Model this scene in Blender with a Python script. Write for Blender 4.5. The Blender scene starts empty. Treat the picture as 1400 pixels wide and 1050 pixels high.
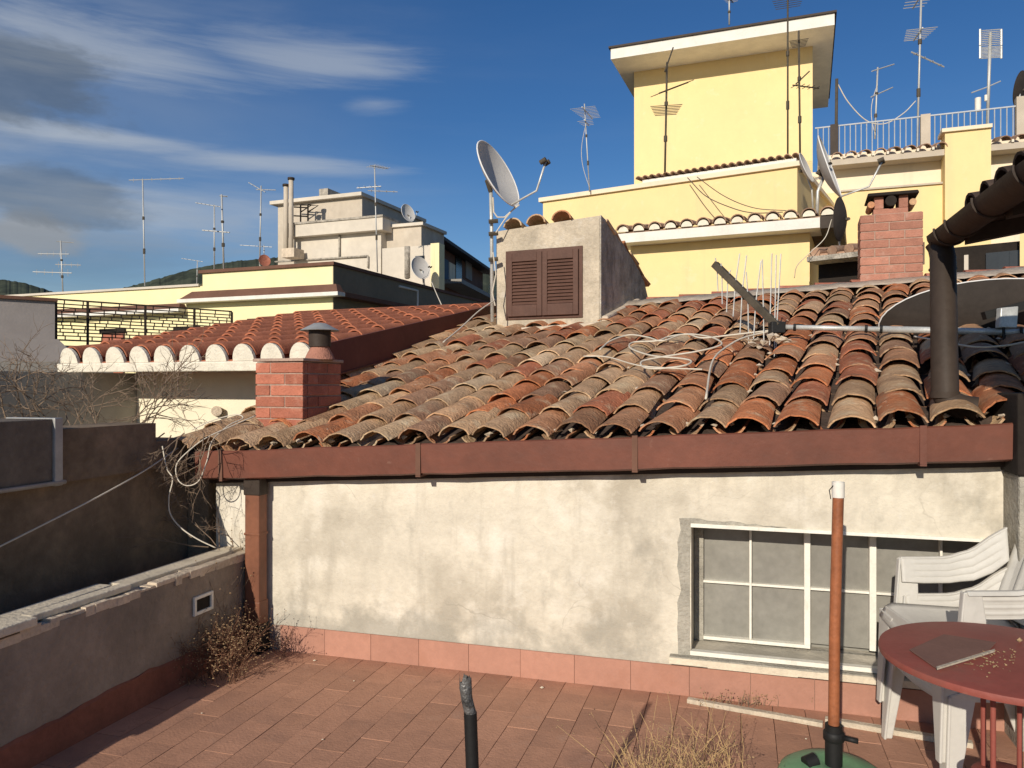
import bpy, math, random
from mathutils import Vector as V, Matrix
random.seed(7)
R = math.radians
SC = bpy.context.scene
COL = SC.collection
# ---------------------------------------------------------------- camera, sky, sun, exposure
cam_d = bpy.data.cameras.new('camera'); cam = bpy.data.objects.new('camera', cam_d); COL.objects.link(cam)
CH = 1.6                                   # eye height above the terrace
cam.location = (0, 0, CH); cam.rotation_euler = (R(90), 0, 0)
cam_d.sensor_width = 36; cam_d.lens = 27; cam_d.clip_start = .05; cam_d.clip_end = 6000
SC.camera = cam
SUN_AZ, SUN_EL = 24.0, 22.5                # light travels 24 deg right of the view axis
def setup_world():
    w = bpy.data.worlds.new('World'); SC.world = w; w.use_nodes = True
    nt = w.node_tree; nt.nodes.clear(); N = nt.nodes.new; L = nt.links.new
    out = N('ShaderNodeOutputWorld'); bg = N('ShaderNodeBackground'); bg.inputs[1].default_value = .085
    sky = N('ShaderNodeTexSky'); sky.sky_type = 'NISHITA'; sky.sun_disc = False
    sky.sun_elevation = R(SUN_EL); sky.sun_rotation = R(180 + SUN_AZ)
    sky.air_density = 1.0; sky.dust_density = .25; sky.ozone_density = 3.0; sky.altitude = 300
    hs = N('ShaderNodeHueSaturation'); hs.inputs['Hue'].default_value = .509; hs.inputs['Saturation'].default_value = 1.28; hs.inputs['Value'].default_value = .96
    L(sky.outputs[0], hs.inputs['Color'])
    tc = N('ShaderNodeTexCoord'); sep = N('ShaderNodeSeparateXYZ'); L(tc.outputs['Generated'], sep.inputs[0])
    def math_(op, a, b=None, c=None):
        m = N('ShaderNodeMath'); m.operation = op
        for i, q in enumerate((a, b, c)):
            if q is None: continue
            if isinstance(q, (int, float)): m.inputs[i].default_value = q
            else: L(q, m.inputs[i])
        return m.outputs[0]
    def ramp(x, lo, hi):
        m = N('ShaderNodeMapRange'); m.interpolation_type = 'SMOOTHSTEP'
        L(x, m.inputs[0]); m.inputs[1].default_value = lo; m.inputs[2].default_value = hi; return m.outputs[0]
    def noise(scale, det, rough, sx, sy, sz, dist=0, off=(0, 0, 0)):
        mp = N('ShaderNodeMapping'); mp.inputs['Scale'].default_value = (sx, sy, sz); mp.inputs['Location'].default_value = off
        L(tc.outputs['Generated'], mp.inputs[0])
        n = N('ShaderNodeTexNoise'); n.inputs['Scale'].default_value = scale; n.inputs['Detail'].default_value = det
        n.inputs['Roughness'].default_value = rough; n.inputs['Distortion'].default_value = dist
        L(mp.outputs[0], n.inputs[0]); return n.outputs[0]
    az = math_('ARCTAN2', sep.outputs[0], sep.outputs[1]); elv = math_('ARCSINE', sep.outputs[2])
    edge = noise(5.0, 8, .6, 1, 1, 2.4, .3, (1.3, .2, .4)); fine = noise(3.2, 8, .62, 1.0, 1.0, 9, .5, (.2, 1.4, .3))
    def blob(x, y, hw, hh, nz, amt, lo=1.15, hi=.25):     # a cloud centred on one direction of the sky
        a0 = math.atan((x - 700) / 1050); e0 = math.atan((525 - y) / 1050 * math.cos(a0))
        dx = math_('DIVIDE', math_('SUBTRACT', az, a0), hw / 1050 * math.cos(a0) ** 2); dy = math_('DIVIDE', math_('SUBTRACT', elv, e0), hh / 1050 * math.cos(a0))
        d = math_('SQRT', math_('ADD', math_('MULTIPLY', dx, dx), math_('MULTIPLY', dy, dy)))
        return ramp(math_('ADD', d, math_('MULTIPLY', math_('SUBTRACT', nz, .5), amt)), lo, hi)
    def mx(a, b): return math_('MAXIMUM', a, b)
    left = ramp(az, .05, -.62)
    wisp = ramp(noise(2.0, 7, .56, 1.0, 1.0, 8.5, .4, (3.1, .4, 1.85)), .46, .76)
    veil = ramp(noise(1.6, 5, .5, .8, .8, 4.0, .6, (.3, 2.0, .7)), .36, .78)
    wl = math_('MULTIPLY', math_('ADD', math_('MULTIPLY', wisp, .45), math_('MULTIPLY', veil, .34)), math_('ADD', math_('MULTIPLY', left, .95), .05))
    streaks = math_('MULTIPLY', mx(mx(blob(430, 82, 175, 36, fine, 2.6, 1.25, 0), blob(110, 60, 260, 50, fine, 2.6, 1.3, 0)), mx(blob(120, 182, 230, 17, fine, 2.2, 1.2, 0), blob(390, 222, 165, 16, fine, 2.2, 1.2, 0))), .50)
    streaks = mx(streaks, math_('MULTIPLY', mx(blob(515, 142, 60, 14, fine, 2.2, 1.2, 0), blob(180, 290, 330, 55, fine, 2.4, 1.3, 0)), .34))
    wl = math_('MINIMUM', math_('ADD', math_('MULTIPLY', wl, .8), streaks), .85)
    cum = mx(mx(math_('MULTIPLY', blob(48, 100, 150, 58, edge, 3.4, 1.05, .45), .68), math_('MULTIPLY', blob(55, 266, 165, 40, edge, 3.6, 1.05, .35), .58)), mx(math_('MULTIPLY', blob(-260, 190, 300, 120, edge, 3.0, 1.1, .3), .6), math_('MULTIPLY', blob(90, 350, 420, 70, fine, 2.4, 1.2, 0), .28)))
    puff = blob(20, 322, 95, 34, edge, 3.0, 1.0, .3)
    lite = ramp(noise(7, 6, .6, 1, 1, 2.0, .2, (1.2, .3, .62)), .42, .70)
    m1 = N('ShaderNodeMix'); m1.data_type = 'RGBA'; L(wl, m1.inputs[0]); L(hs.outputs[0], m1.inputs[6]); m1.inputs[7].default_value = (5.4, 5.9, 6.5, 1)
    cc = N('ShaderNodeMix'); cc.data_type = 'RGBA'; L(lite, cc.inputs[0]); cc.inputs[6].default_value = (1.0, 1.28, 1.65, 1); cc.inputs[7].default_value = (1.7, 2.05, 2.55, 1)
    m3 = N('ShaderNodeMix'); m3.data_type = 'RGBA'; L(math_('MULTIPLY', puff, .75), m3.inputs[0]); L(m1.outputs[2], m3.inputs[6]); m3.inputs[7].default_value = (4.3, 4.4, 4.5, 1)
    m2 = N('ShaderNodeMix'); m2.data_type = 'RGBA'; L(math_('MULTIPLY', cum, .85), m2.inputs[0]); L(m3.outputs[2], m2.inputs[6]); L(cc.outputs[2], m2.inputs[7])
    L(m2.outputs[2], bg.inputs[0]); L(bg.outputs[0], out.inputs[0])
setup_world()
sd = bpy.data.lights.new('sun', 'SUN'); sd.energy = 4.4; sd.angle = R(.5); sd.color = (1, .91, .775)
sun = bpy.data.objects.new('sun', sd); COL.objects.link(sun)
tv = V((math.sin(R(SUN_AZ)) * math.cos(R(SUN_EL)), math.cos(R(SUN_AZ)) * math.cos(R(SUN_EL)), -math.sin(R(SUN_EL))))
sun.rotation_euler = tv.to_track_quat('-Z', 'Y').to_euler(); sun.location = (-8, -15, 12)
SC.view_settings.view_transform = 'Standard'; SC.view_settings.look = 'None'
SC.view_settings.gamma = 1; SC.view_settings.exposure = 0.0; SC.view_settings.use_curve_mapping = False
SC.cycles.max_bounces = 5; SC.cycles.diffuse_bounces = 3; SC.cycles.glossy_bounces = 2

# ---------------------------------------------------------------- materials
def _nt(name):
    m = bpy.data.materials.new(name); m.use_nodes = True; nt = m.node_tree
    b = nt.nodes['Principled BSDF']; return m, nt, b
def mat(name, col, rough=.85, var=.25, scale=3.0, bump=.15, bscale=60, metal=0, stains=(), spec=.3, rand=0, island=False, dist=.01, damp=None, crack=None):
    m, nt, b = _nt(name); N = nt.nodes.new; L = nt.links.new
    tc = N('ShaderNodeTexCoord'); vec = tc.outputs['Object']
    rv = None
    if rand:
        if island: g = N('ShaderNodeNewGeometry'); rv = g.outputs['Random Per Island']
        else: g = N('ShaderNodeObjectInfo'); rv = g.outputs['Random']
        sc = N('ShaderNodeMath'); sc.operation = 'MULTIPLY'; L(rv, sc.inputs[0]); sc.inputs[1].default_value = 37
        ad = N('ShaderNodeVectorMath'); ad.operation = 'ADD'; L(vec, ad.inputs[0]); L(sc.outputs[0], ad.inputs[1]); vec = ad.outputs[0]
    def noise(s, d=4, r=.6, sz=1, sx=1):
        mp = N('ShaderNodeMapping'); mp.inputs['Scale'].default_value = (sx, sx, sz); L(vec, mp.inputs[0])
        n = N('ShaderNodeTexNoise'); n.inputs['Scale'].default_value = s; n.inputs['Detail'].default_value = d; n.inputs['Roughness'].default_value = r
        L(mp.outputs[0], n.inputs[0]); return n.outputs[0]
    def rng(x, a, bb, c, d):
        r = N('ShaderNodeMapRange'); L(x, r.inputs[0])
        for i, q in enumerate((a, bb, c, d)): r.inputs[i + 1].default_value = q
        return r.outputs[0]
    v = rng(noise(scale), .3, .7, 1 - var, 1 + var)
    v2 = rng(noise(scale * 9, 3), .3, .7, 1 - var * .5, 1 + var * .5)
    mm = N('ShaderNodeMath'); mm.operation = 'MULTIPLY'; L(v, mm.inputs[0]); L(v2, mm.inputs[1]); val = mm.outputs[0]
    if rand:
        m3 = N('ShaderNodeMath'); m3.operation = 'MULTIPLY'; L(val, m3.inputs[0]); L(rng(rv, 0, 1, 1 - rand, 1 + rand), m3.inputs[1]); val = m3.outputs[0]
    hs = N('ShaderNodeHueSaturation'); L(val, hs.inputs['Value'])
    if isinstance(col, list):
        cr = N('ShaderNodeValToRGB'); cr.color_ramp.interpolation = 'CONSTANT'
        fr = N('ShaderNodeMath'); fr.operation = 'FRACT'; mu = N('ShaderNodeMath'); mu.operation = 'MULTIPLY'; L(rv, mu.inputs[0]); mu.inputs[1].default_value = 7.31; L(mu.outputs[0], fr.inputs[0]); L(fr.outputs[0], cr.inputs[0])
        e = cr.color_ramp.elements
        while len(e) < len(col): e.new(.5)
        for i, c in enumerate(col): e[i].position = i / len(col); e[i].color = (*c, 1)
        L(cr.outputs[0], hs.inputs['Color'])
    else: hs.inputs['Color'].default_value = (*col, 1)
    cur = hs.outputs[0]
    for (sc_, s, lo, hi, amt, sz) in stains:
        mx = N('ShaderNodeMix'); mx.data_type = 'RGBA'; L(rng(noise(s, 5, .62, sz), lo, hi, 0, amt), mx.inputs[0]); L(cur, mx.inputs[6]); mx.inputs[7].default_value = (*sc_, 1); cur = mx.outputs[2]
    if damp:                                  # rising damp: a ragged tide mark above z0, and drips below z2
        (dc, dz0, dz1, amt) = damp
        sp = N('ShaderNodeSeparateXYZ'); L(vec, sp.inputs[0])
        ad = N('ShaderNodeMath'); ad.operation = 'MULTIPLY_ADD'; L(noise(3.2, 5, .62), ad.inputs[0]); ad.inputs[1].default_value = -.9; L(sp.outputs[2], ad.inputs[2])
        mx = N('ShaderNodeMix'); mx.data_type = 'RGBA'; L(rng(ad.outputs[0], dz1 - .45, dz0 - .45, 0, amt), mx.inputs[0]); L(cur, mx.inputs[6]); mx.inputs[7].default_value = (*dc, 1); cur = mx.outputs[2]
    if crack:
        (kc, ks, kw, amt) = crack
        nn = N('ShaderNodeTexNoise'); nn.inputs['Scale'].default_value = ks * 2.2; nn.inputs['Detail'].default_value = 4; L(vec, nn.inputs[0])
        va = N('ShaderNodeVectorMath'); va.operation = 'MULTIPLY_ADD'; L(nn.outputs[1], va.inputs[0]); va.inputs[1].default_value = (.35, .35, .35); L(vec, va.inputs[2])
        vo = N('ShaderNodeTexVoronoi'); vo.feature = 'DISTANCE_TO_EDGE'; vo.inputs['Scale'].default_value = ks; L(va.outputs[0], vo.inputs[0])
        mu = N('ShaderNodeMath'); mu.operation = 'MULTIPLY'; L(rng(vo.outputs[0], kw, 0, 0, amt), mu.inputs[0]); L(rng(noise(1.3, 3), .52, .62, 0, 1), mu.inputs[1])
        mx = N('ShaderNodeMix'); mx.data_type = 'RGBA'; L(mu.outputs[0], mx.inputs[0]); L(cur, mx.inputs[6]); mx.inputs[7].default_value = (*kc, 1); cur = mx.outputs[2]
    L(cur, b.inputs['Base Color']); b.inputs['Roughness'].default_value = rough; b.inputs['Metallic'].default_value = metal
    b.inputs['Specular IOR Level'].default_value = spec
    if bump:
        bp = N('ShaderNodeBump'); bp.inputs['Strength'].default_value = min(1, bump * 2); bp.inputs['Distance'].default_value = dist
        ma = N('ShaderNodeMath'); ma.operation = 'ADD'; L(noise(bscale, 2, .6), ma.inputs[0]); L(noise(bscale * .15, 3, .5), ma.inputs[1])
        L(ma.outputs[0], bp.inputs['Height']); L(bp.outputs[0], b.inputs['Normal'])
    return m
M = {}
M['plaster'] = mat('cream_plaster', (.64, .585, .48), .92, .13, 2.6, .22, 55, stains=[((.42, .375, .30), 1.6, .47, .63, .85, 1), ((.76, .71, .61), 2.4, .52, .66, .85, 1), ((.30, .28, .235), 3.8, .58, .72, .6, .6), ((.42, .38, .31), 9, .56, .70, .5, .12), ((.66, .62, .54), 13, .6, .7, .5, 1)], damp=((.33, .31, .26), .16, .34, .7), crack=((.28, .25, .2), 1.6, .008, .5))
M['cement'] = mat('grey_cement', (.36, .335, .28), .95, .22, 6, .5, 60, stains=[((.2, .19, .165), 4, .5, .7, .5, 1)])
M['dirtplaster'] = mat('dormer_plaster', (.50, .43, .33), .95, .22, 3, .5, 40, stains=[((.22, .2, .17), 3, .55, .72, .7, .6), ((.6, .55, .47), 5, .6, .7, .5, 1)])
M['sidecement'] = mat('rough_side_render', (.40, .36, .30), .97, .35, 5, .9, 22, stains=[((.17, .15, .125), 6, .5, .66, .7, .5)], dist=.03)
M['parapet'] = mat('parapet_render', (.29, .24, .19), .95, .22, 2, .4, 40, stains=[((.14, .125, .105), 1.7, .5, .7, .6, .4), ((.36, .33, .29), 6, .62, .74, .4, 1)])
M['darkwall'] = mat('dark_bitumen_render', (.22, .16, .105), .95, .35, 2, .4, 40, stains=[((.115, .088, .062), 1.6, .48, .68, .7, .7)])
M['darkwall2'] = mat('grey_sheet_render', (.15, .123, .095), .9, .25, 3, .3, 40, stains=[((.2, .18, .16), 9, .64, .74, .4, .2)])
M['yellow'] = mat('yellow_paint', (.83, .64, .32), .9, .035, .8, .1, 30, stains=[((.74, .56, .30), .9, .5, .75, .4, .4), ((.66, .52, .30), 3.5, .57, .72, .4, .08), ((.84, .70, .45), 5, .6, .7, .35, 1)])
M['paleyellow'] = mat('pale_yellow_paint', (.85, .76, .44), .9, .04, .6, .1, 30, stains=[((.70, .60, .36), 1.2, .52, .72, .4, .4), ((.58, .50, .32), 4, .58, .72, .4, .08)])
M['cream'] = mat('cream_paint', (.80, .68, .50), .9, .05, .8, .1, 30, stains=[((.66, .56, .42), 1.4, .55, .75, .35, .5), ((.55, .46, .34), 4, .58, .72, .4, .08)])
M['oldwhite'] = mat('weathered_white_render', (.52, .45, .36), .92, .12, .5, .2, 12, stains=[((.44, .37, .29), .5, .5, .72, .6, .5), ((.72, .66, .56), .9, .55, .7, .5, 1)])
M['oldwhite2'] = mat('patched_white_render', (.60, .54, .45), .92, .1, .5, .2, 12, stains=[((.5, .44, .36), .4, .54, .75, .5, .5)])
M['white'] = mat('white_paint', (.74, .71, .64), .7, .08, 4, .1, 40, stains=[((.5, .45, .38), 8, .64, .75, .4, .6)])
M['whiteframe'] = mat('white_window_paint', (.78, .75, .66), .6, .1, 9, .1, 60, stains=[((.42, .36, .28), 14, .62, .74, .5, .4)])
M['greyhouse'] = mat('grey_house_paint', (.30, .27, .255), .92, .1, .5, .15, 20)
M['greyshade'] = mat('grey_side_paint', (.30, .28, .25), .92, .15, 1, .2, 20)
M['housewall'] = mat('pale_house_wall', (.80, .73, .55), .92, .05, 1, .15, 30)
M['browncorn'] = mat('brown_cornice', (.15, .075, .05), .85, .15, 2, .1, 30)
M['copper'] = mat('brown_gutter_paint', (.155, .052, .032), .55, .18, 1.8, .05, 40, spec=.35, stains=[((.12, .05, .035), 2.5, .5, .70, .6, 3), ((.26, .14, .1), 22, .66, .76, .35, 1)])
M['pipebrown'] = mat('copper_pipe', (.20, .078, .042), .55, .2, 3, .05, 40, spec=.35, stains=[((.06, .035, .025), 5, .5, .66, .75, .3)])
M['darkbrown'] = mat('dark_brown_metal', (.048, .035, .027), .6, .2, 3, .08, 40, spec=.2)
M['black'] = mat('black_plastic', (.012, .012, .012), .6, .2, 6, .05, 40)
M['greymetal'] = mat('grey_metal', (.36, .36, .345), .5, .15, 6, .06, 60, metal=.25, stains=[((.26, .2, .15), 15, .62, .74, .4, .4)])
M['galv'] = mat('galvanised_steel', (.56, .56, .53), .45, .18, 9, .05, 60, metal=.35, stains=[((.3, .24, .18), 20, .62, .74, .4, .4)])
M['antenna'] = mat('antenna_alu', (.50, .50, .48), .5, .1, 4, 0, metal=.3)
M['antennadark'] = mat('antenna_weathered', (.075, .062, .045), .75, .3, 8, .05)
M['dish'] = mat('dish_grey', (.52, .50, .47), .7, .08, 4, .03, 30, stains=[((.42, .40, .37), 4, .55, .75, .5, 1)])
M['dishrim'] = mat('dish_rim', (.75, .74, .72), .6, .05, 3, 0)
M['dishbrown'] = mat('dish_brown_back', (.04, .032, .027), .8, .2, 3, .05, 30)
M['shutter'] = mat('brown_shutter_paint', (.105, .053, .038), .6, .14, 5, .08, 30, spec=.25, stains=[((.19, .10, .08), 7, .6, .72, .35, 2)])
TERR = [(.42, .155, .07), (.35, .18, .10), (.42, .24, .135), (.48, .18, .08), (.34, .19, .115), (.46, .29, .17), (.38, .14, .075)]
PALE = [(.50, .315, .18), (.46, .275, .155), (.54, .365, .215), (.48, .22, .115), (.44, .28, .165), (.57, .41, .26), (.50, .245, .13), (.50, .33, .20)]
LICH = [((.62, .50, .33), 7, .55, .68, .5, 1), ((.17, .115, .075), 5, .58, .72, .6, 1), ((.72, .63, .48), 24, .63, .70, .45, 1), ((.24, .19, .12), 3, .56, .70, .45, 1)]
M['tile_red'] = mat('terracotta_tile', TERR, .93, .28, 6, .5, 55, rand=.22, stains=LICH, spec=.15)
M['tile_pale'] = mat('weathered_tile', PALE, .95, .28, 6, .5, 55, rand=.22, stains=LICH, spec=.12)
M['tile_pan'] = mat('pan_tile', PALE + TERR[:3], .95, .3, 7, .5, 55, rand=.25, island=True, stains=LICH, spec=.12)
M['tile_new'] = mat('new_red_tile', (.40, .145, .08), .85, .18, 5, .2, 50, rand=.12, stains=[((.26, .095, .06), 4, .52, .7, .5, 1), ((.5, .25, .16), 9, .6, .7, .3, 1)], spec=.15)
M['tile_dark'] = mat('very_dark_tile', (.07, .05, .04), .95, .3, 6, .4, 50, rand=.25, spec=.1)  # very dark tile colour for the roof deck and the neighbour's eave tiles
M['shadeyellow'] = mat('shaded_side_yellow', (.22, .185, .13), .92, .12, .8, .15, 20)  # darkened wall yellow, the side's shade put into the colour
M['railblue'] = mat('rail_paint', (.42, .45, .48), .6, .1, 4, 0)
M['tile_far'] = mat('far_roof_tile', (.34, .21, .14), .9, .3, 5, .2, 50, rand=.3, stains=[((.45, .4, .3), 5, .55, .7, .6, 1)])
M['mortar'] = mat('lime_mortar', (.58, .48, .365), .95, .2, 8, .6, 40)
M['scallop'] = mat('white_scallop_mortar', (.74, .68, .56), .9, .12, 9, .3, 40, stains=[((.4, .36, .3), 18, .62, .7, .6, 1)])
M['fascia'] = mat('red_fascia', (.15, .05, .035), .7, .15, 2, .1, 30)
M['brick'] = mat('red_brick', (.42, .15, .095), .9, .16, 9, .4, 70, rand=.2, stains=[((.5, .3, .22), 9, .56, .7, .5, 1), ((.22, .09, .065), 7, .56, .72, .5, 1)])
M['brick2'] = mat('pinkish_brick', (.40, .185, .13), .9, .14, 9, .4, 70, rand=.16, stains=[((.5, .33, .26), 8, .55, .7, .5, 1), ((.24, .11, .08), 7, .58, .72, .4, 1)])
M['brickmortar'] = mat('brick_mortar', (.40, .285, .225), .95, .2, 9, .3, 60)
M['floor'] = mat('floor_grout', (.24, .135, .09), .95, .25, 5, .3, 60)
M['floortile'] = mat('floor_tile', (.44, .235, .155), .82, .11, 2.2, .14, 80, rand=.09, spec=.25, stains=[((.27, .15, .11), 2.0, .5, .72, .6, 1), ((.48, .32, .245), 6, .6, .76, .35, 1), ((.17, .105, .08), 14, .64, .74, .5, 1)])
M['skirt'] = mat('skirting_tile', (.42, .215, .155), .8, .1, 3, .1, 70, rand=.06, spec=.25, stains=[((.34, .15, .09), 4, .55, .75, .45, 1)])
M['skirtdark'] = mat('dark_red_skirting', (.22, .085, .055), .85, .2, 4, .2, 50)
M['glass'] = mat('dusty_pane', (.25, .24, .21), .35, .18, 3, .02, 60, spec=.5, stains=[((.26, .245, .21), 3, .48, .75, .5, .5)])
M['darkglass'] = mat('dark_pane', (.03, .035, .04), .25, .1, 3, 0, spec=.5)
M['dark'] = mat('near_black', (.02, .015, .012), .9, .3, 3, .1)  # near-black colour for openings and other dark parts
M['marble'] = mat('worn_marble_slab', (.66, .58, .45), .85, .14, 5, .25, 50, stains=[((.36, .32, .26), 6, .54, .72, .6, 1)])
M['chair'] = mat('white_resin', (.54, .52, .475), .55, .06, 4, .03, 80, spec=.4, stains=[((.38, .36, .32), 6, .54, .74, .5, 1)])
M['tablered'] = mat('red_table_enamel', (.27, .072, .054), .6, .14, 4, .06, 60, spec=.35, stains=[((.17, .085, .062), 4, .52, .70, .6, 1), ((.30, .18, .13), 14, .64, .74, .4, 1)])
M['card'] = mat('brown_board', (.20, .105, .08), .85, .1, 5, .1, 60)
M['rustpole'] = mat('rust_brown_pole', (.30, .105, .045), .5, .28, 6, .08, 60, spec=.35, stains=[((.16, .05, .025), 9, .5, .68, .6, .15)])
M['green'] = mat('green_resin', (.13, .27, .14), .5, .12, 5, .05, 60, spec=.4, stains=[((.1, .16, .1), 7, .55, .74, .5, 1)])
M['twig'] = mat('dry_twig', (.23, .165, .115), .95, .3, 6, 0)
M['straw'] = mat('dry_straw', (.44, .30, .14), .95, .3, 9, 0)
M['redweed'] = mat('dry_reddish_weed', (.17, .085, .05), .95, .35, 9, 0)
M['seed'] = mat('pale_seed_heads', (.34, .23, .125), .95, .3, 9, 0)
M['cable'] = mat('pale_cable', (.62, .56, .46), .7, .1, 5, 0)
M['cabledark'] = mat('dark_cable', (.12, .10, .08), .7, .2, 5, 0)
M['wood'] = mat('grey_weathered_wood', (.50, .43, .33), .9, .2, 7, .3, 60)
M['hill'] = mat('hill_forest', (.035, .045, .03), .98, .5, .02, 0, stains=[((.06, .07, .045), .04, .5, .6, .7, 1)])
M['ground'] = mat('ground', (.14, .12, .1), .95, .2, .2, 0)
M['blueblind'] = mat('blue_grey_blind', (.09, .13, .17), .8, .1, 2, 0)
M['stumpmetal'] = mat('scuffed_dark_metal', (.16, .155, .15), .5, .4, 25, .3, 60, metal=.5, stains=[((.03, .03, .03), 30, .5, .6, .8, 1)])
M['leaf'] = mat('dull_leaf', (.05, .07, .03), .9, .4, 9, 0)

# ---------------------------------------------------------------- builders
WM = {}
def P(x, y, D): return V(((x - 700) / 1050 * D, D, CH + (525 - y) / 1050 * D))
class Fr:                                   # a building's own axes: u along the front, n into it
    def __init__(s, o, az): s.o = V((o[0], o[1])); a = R(az); s.az = az; s.u = V((math.cos(a), -math.sin(a))); s.n = V((math.sin(a), math.cos(a)))
    def p(s, a, b, z): q = s.o + s.u * a + s.n * b; return V((q.x, q.y, z))
    def a(s, x, b=0):                       # where along the plane at offset b the sight line through column x falls
        k = (x - 700) / 1050; o = s.o + s.n * b
        return (k * o.y - o.x) / (s.u.x - k * s.u.y)
    def az_(s, x, y, b=0):
        a = s.a(x, b); D = s.p(a, b, 0).y; return a, CH + (525 - y) / 1050 * D
    def px(s, x, y, b=0): a, z = s.az_(x, y, b); return s.p(a, b, z)
def level(xl, yl, xr, yr, Dl):              # frame from two points of one level edge
    Dr = Dl * (525 - yl) / (525 - yr); a = P(xl, yl, Dl); b = P(xr, yr, Dr)
    f = Fr(a, -math.degrees(math.atan2(b.y - a.y, b.x - a.x))); return f, (b - a).length, a.z
class MB:
    def __init__(s): s.v = []; s.f = []
    def add(s, vs, fs): n = len(s.v); s.v += [V(q) for q in vs]; s.f += [tuple(i + n for i in f) for f in fs]; return s
    def hexa(s, q): return s.add(q, [(0, 3, 2, 1), (4, 5, 6, 7), (0, 1, 5, 4), (1, 2, 6, 5), (2, 3, 7, 6), (3, 0, 4, 7)])
    def box(s, x0, x1, y0, y1, z0, z1): return s.hexa([(x0, y0, z0), (x1, y0, z0), (x1, y1, z0), (x0, y1, z0), (x0, y0, z1), (x1, y0, z1), (x1, y1, z1), (x0, y1, z1)])
    def fbox(s, fr, a0, a1, b0, b1, z0, z1, zs=0, zs0=0):   # zs: rise per metre along a of the top, zs0 of the bottom
        return s.hexa([fr.p(a0, b0, z0 + zs0 * a0), fr.p(a1, b0, z0 + zs0 * a1), fr.p(a1, b1, z0 + zs0 * a1), fr.p(a0, b1, z0 + zs0 * a0), fr.p(a0, b0, z1 + zs * a0), fr.p(a1, b0, z1 + zs * a1), fr.p(a1, b1, z1 + zs * a1), fr.p(a0, b1, z1 + zs * a0)])
    def slab(s, pts, d):                    # polygon extruded by vector d
        d = V(d); n = len(pts); k = len(s.v); s.v += [V(p) for p in pts] + [V(p) + d for p in pts]
        s.f.append(tuple(k + i for i in range(n))[::-1]); s.f.append(tuple(k + n + i for i in range(n)))
        for i in range(n): j = (i + 1) % n; s.f.append((k + i, k + j, k + n + j, k + n + i))
        return s
    def tube(s, pts, r, seg=6, cap=True):
        pts = [V(p) for p in pts]; k = len(s.v); n = len(pts); rr = r if isinstance(r, (list, tuple)) else [r] * n
        up = None
        for i, p in enumerate(pts):
            d = (pts[min(i + 1, n - 1)] - pts[max(i - 1, 0)]).normalized()
            if up is None: up = V((0, 0, 1)) if abs(d.z) < .9 else V((1, 0, 0))
            x = d.cross(up).normalized(); y = x.cross(d).normalized(); up = y
            for j in range(seg): t = 2 * math.pi * j / seg; s.v.append(p + (x * math.cos(t) + y * math.sin(t)) * rr[i])
        for i in range(n - 1):
            for j in range(seg): a = k + i * seg + j; b = k + i * seg + (j + 1) % seg; s.f.append((a, b, b + seg, a + seg))
        if cap: s.f.append(tuple(k + j for j in range(seg))[::-1]); s.f.append(tuple(k + (n - 1) * seg + j for j in range(seg)))
        return s
    def bar(s, p, q, w, h=None):            # rectangular bar
        p = V(p); q = V(q); d = (q - p).normalized(); up = V((0, 0, 1)) if abs(d.z) < .95 else V((0, 1, 0))
        x = d.cross(up).normalized() * w / 2; y = x.cross(d).normalized() * (h or w) / 2
        return s.hexa([p - x - y, p + x - y, p + x + y, p - x + y, q - x - y, q + x - y, q + x + y, q - x + y])
    def lathe(s, prof, seg, Mx=None, close=False):
        k = len(s.v); n = len(prof)
        for (r, z) in prof:
            for j in range(seg):
                t = 2 * math.pi * j / seg; q = V((r * math.cos(t), r * math.sin(t), z)); s.v.append(Mx @ q if Mx else q)
        for i in range(n - 1):
            for j in range(seg): a = k + i * seg + j; b = k + i * seg + (j + 1) % seg; s.f.append((a, b, b + seg, a + seg))
        if close: s.f.append(tuple(k + j for j in range(seg))[::-1]); s.f.append(tuple(k + (n - 1) * seg + j for j in range(seg)))
        return s
    def ball(s, c, r, k=.7):
        c = V(c); return s.add([c + V((r, 0, 0)), c + V((0, r, 0)), c - V((r, 0, 0)), c - V((0, r, 0)), c + V((0, 0, r * k)), c - V((0, 0, r * k))], [(0, 1, 4), (1, 2, 4), (2, 3, 4), (3, 0, 4), (1, 0, 5), (2, 1, 5), (3, 2, 5), (0, 3, 5)])
    def build(s, name, m, parent=None, smooth=False, bevel=0, local=False, kind=None, recalc=True, org=None, auto=None):
        me = bpy.data.meshes.new(name); o = bpy.data.objects.new(name, me); COL.objects.link(o)
        vs = s.v
        if parent is not None:
            W = WM[parent]
            if not local: Wi = W.inverted(); vs = [Wi @ q for q in vs]
            o.parent = parent; WM[o] = W
        else:
            if org is None:
                n = len(vs); org = V((sum(q.x for q in vs) / n, sum(q.y for q in vs) / n, min(q.z for q in vs)))
            org = V(org); vs = [q - org for q in vs]; o.location = org; WM[o] = Matrix.Translation(org)
        me.from_pydata([tuple(q) for q in vs], [], s.f); 
        if recalc:
            import bmesh
            bm = bmesh.new(); bm.from_mesh(me); bmesh.ops.recalc_face_normals(bm, faces=bm.faces); bm.to_mesh(me); bm.free()
        if smooth:
            for p in me.polygons: p.use_smooth = True
            if auto: me.set_sharp_from_angle(angle=R(auto))
        me.materials.append(M[m] if isinstance(m, str) else m)
        if bevel:
            b = o.modifiers.new('bevel', 'BEVEL'); b.width = bevel; b.segments = 2; b.limit_method = 'ANGLE'
        if kind: o['kind'] = kind
        return o
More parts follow.
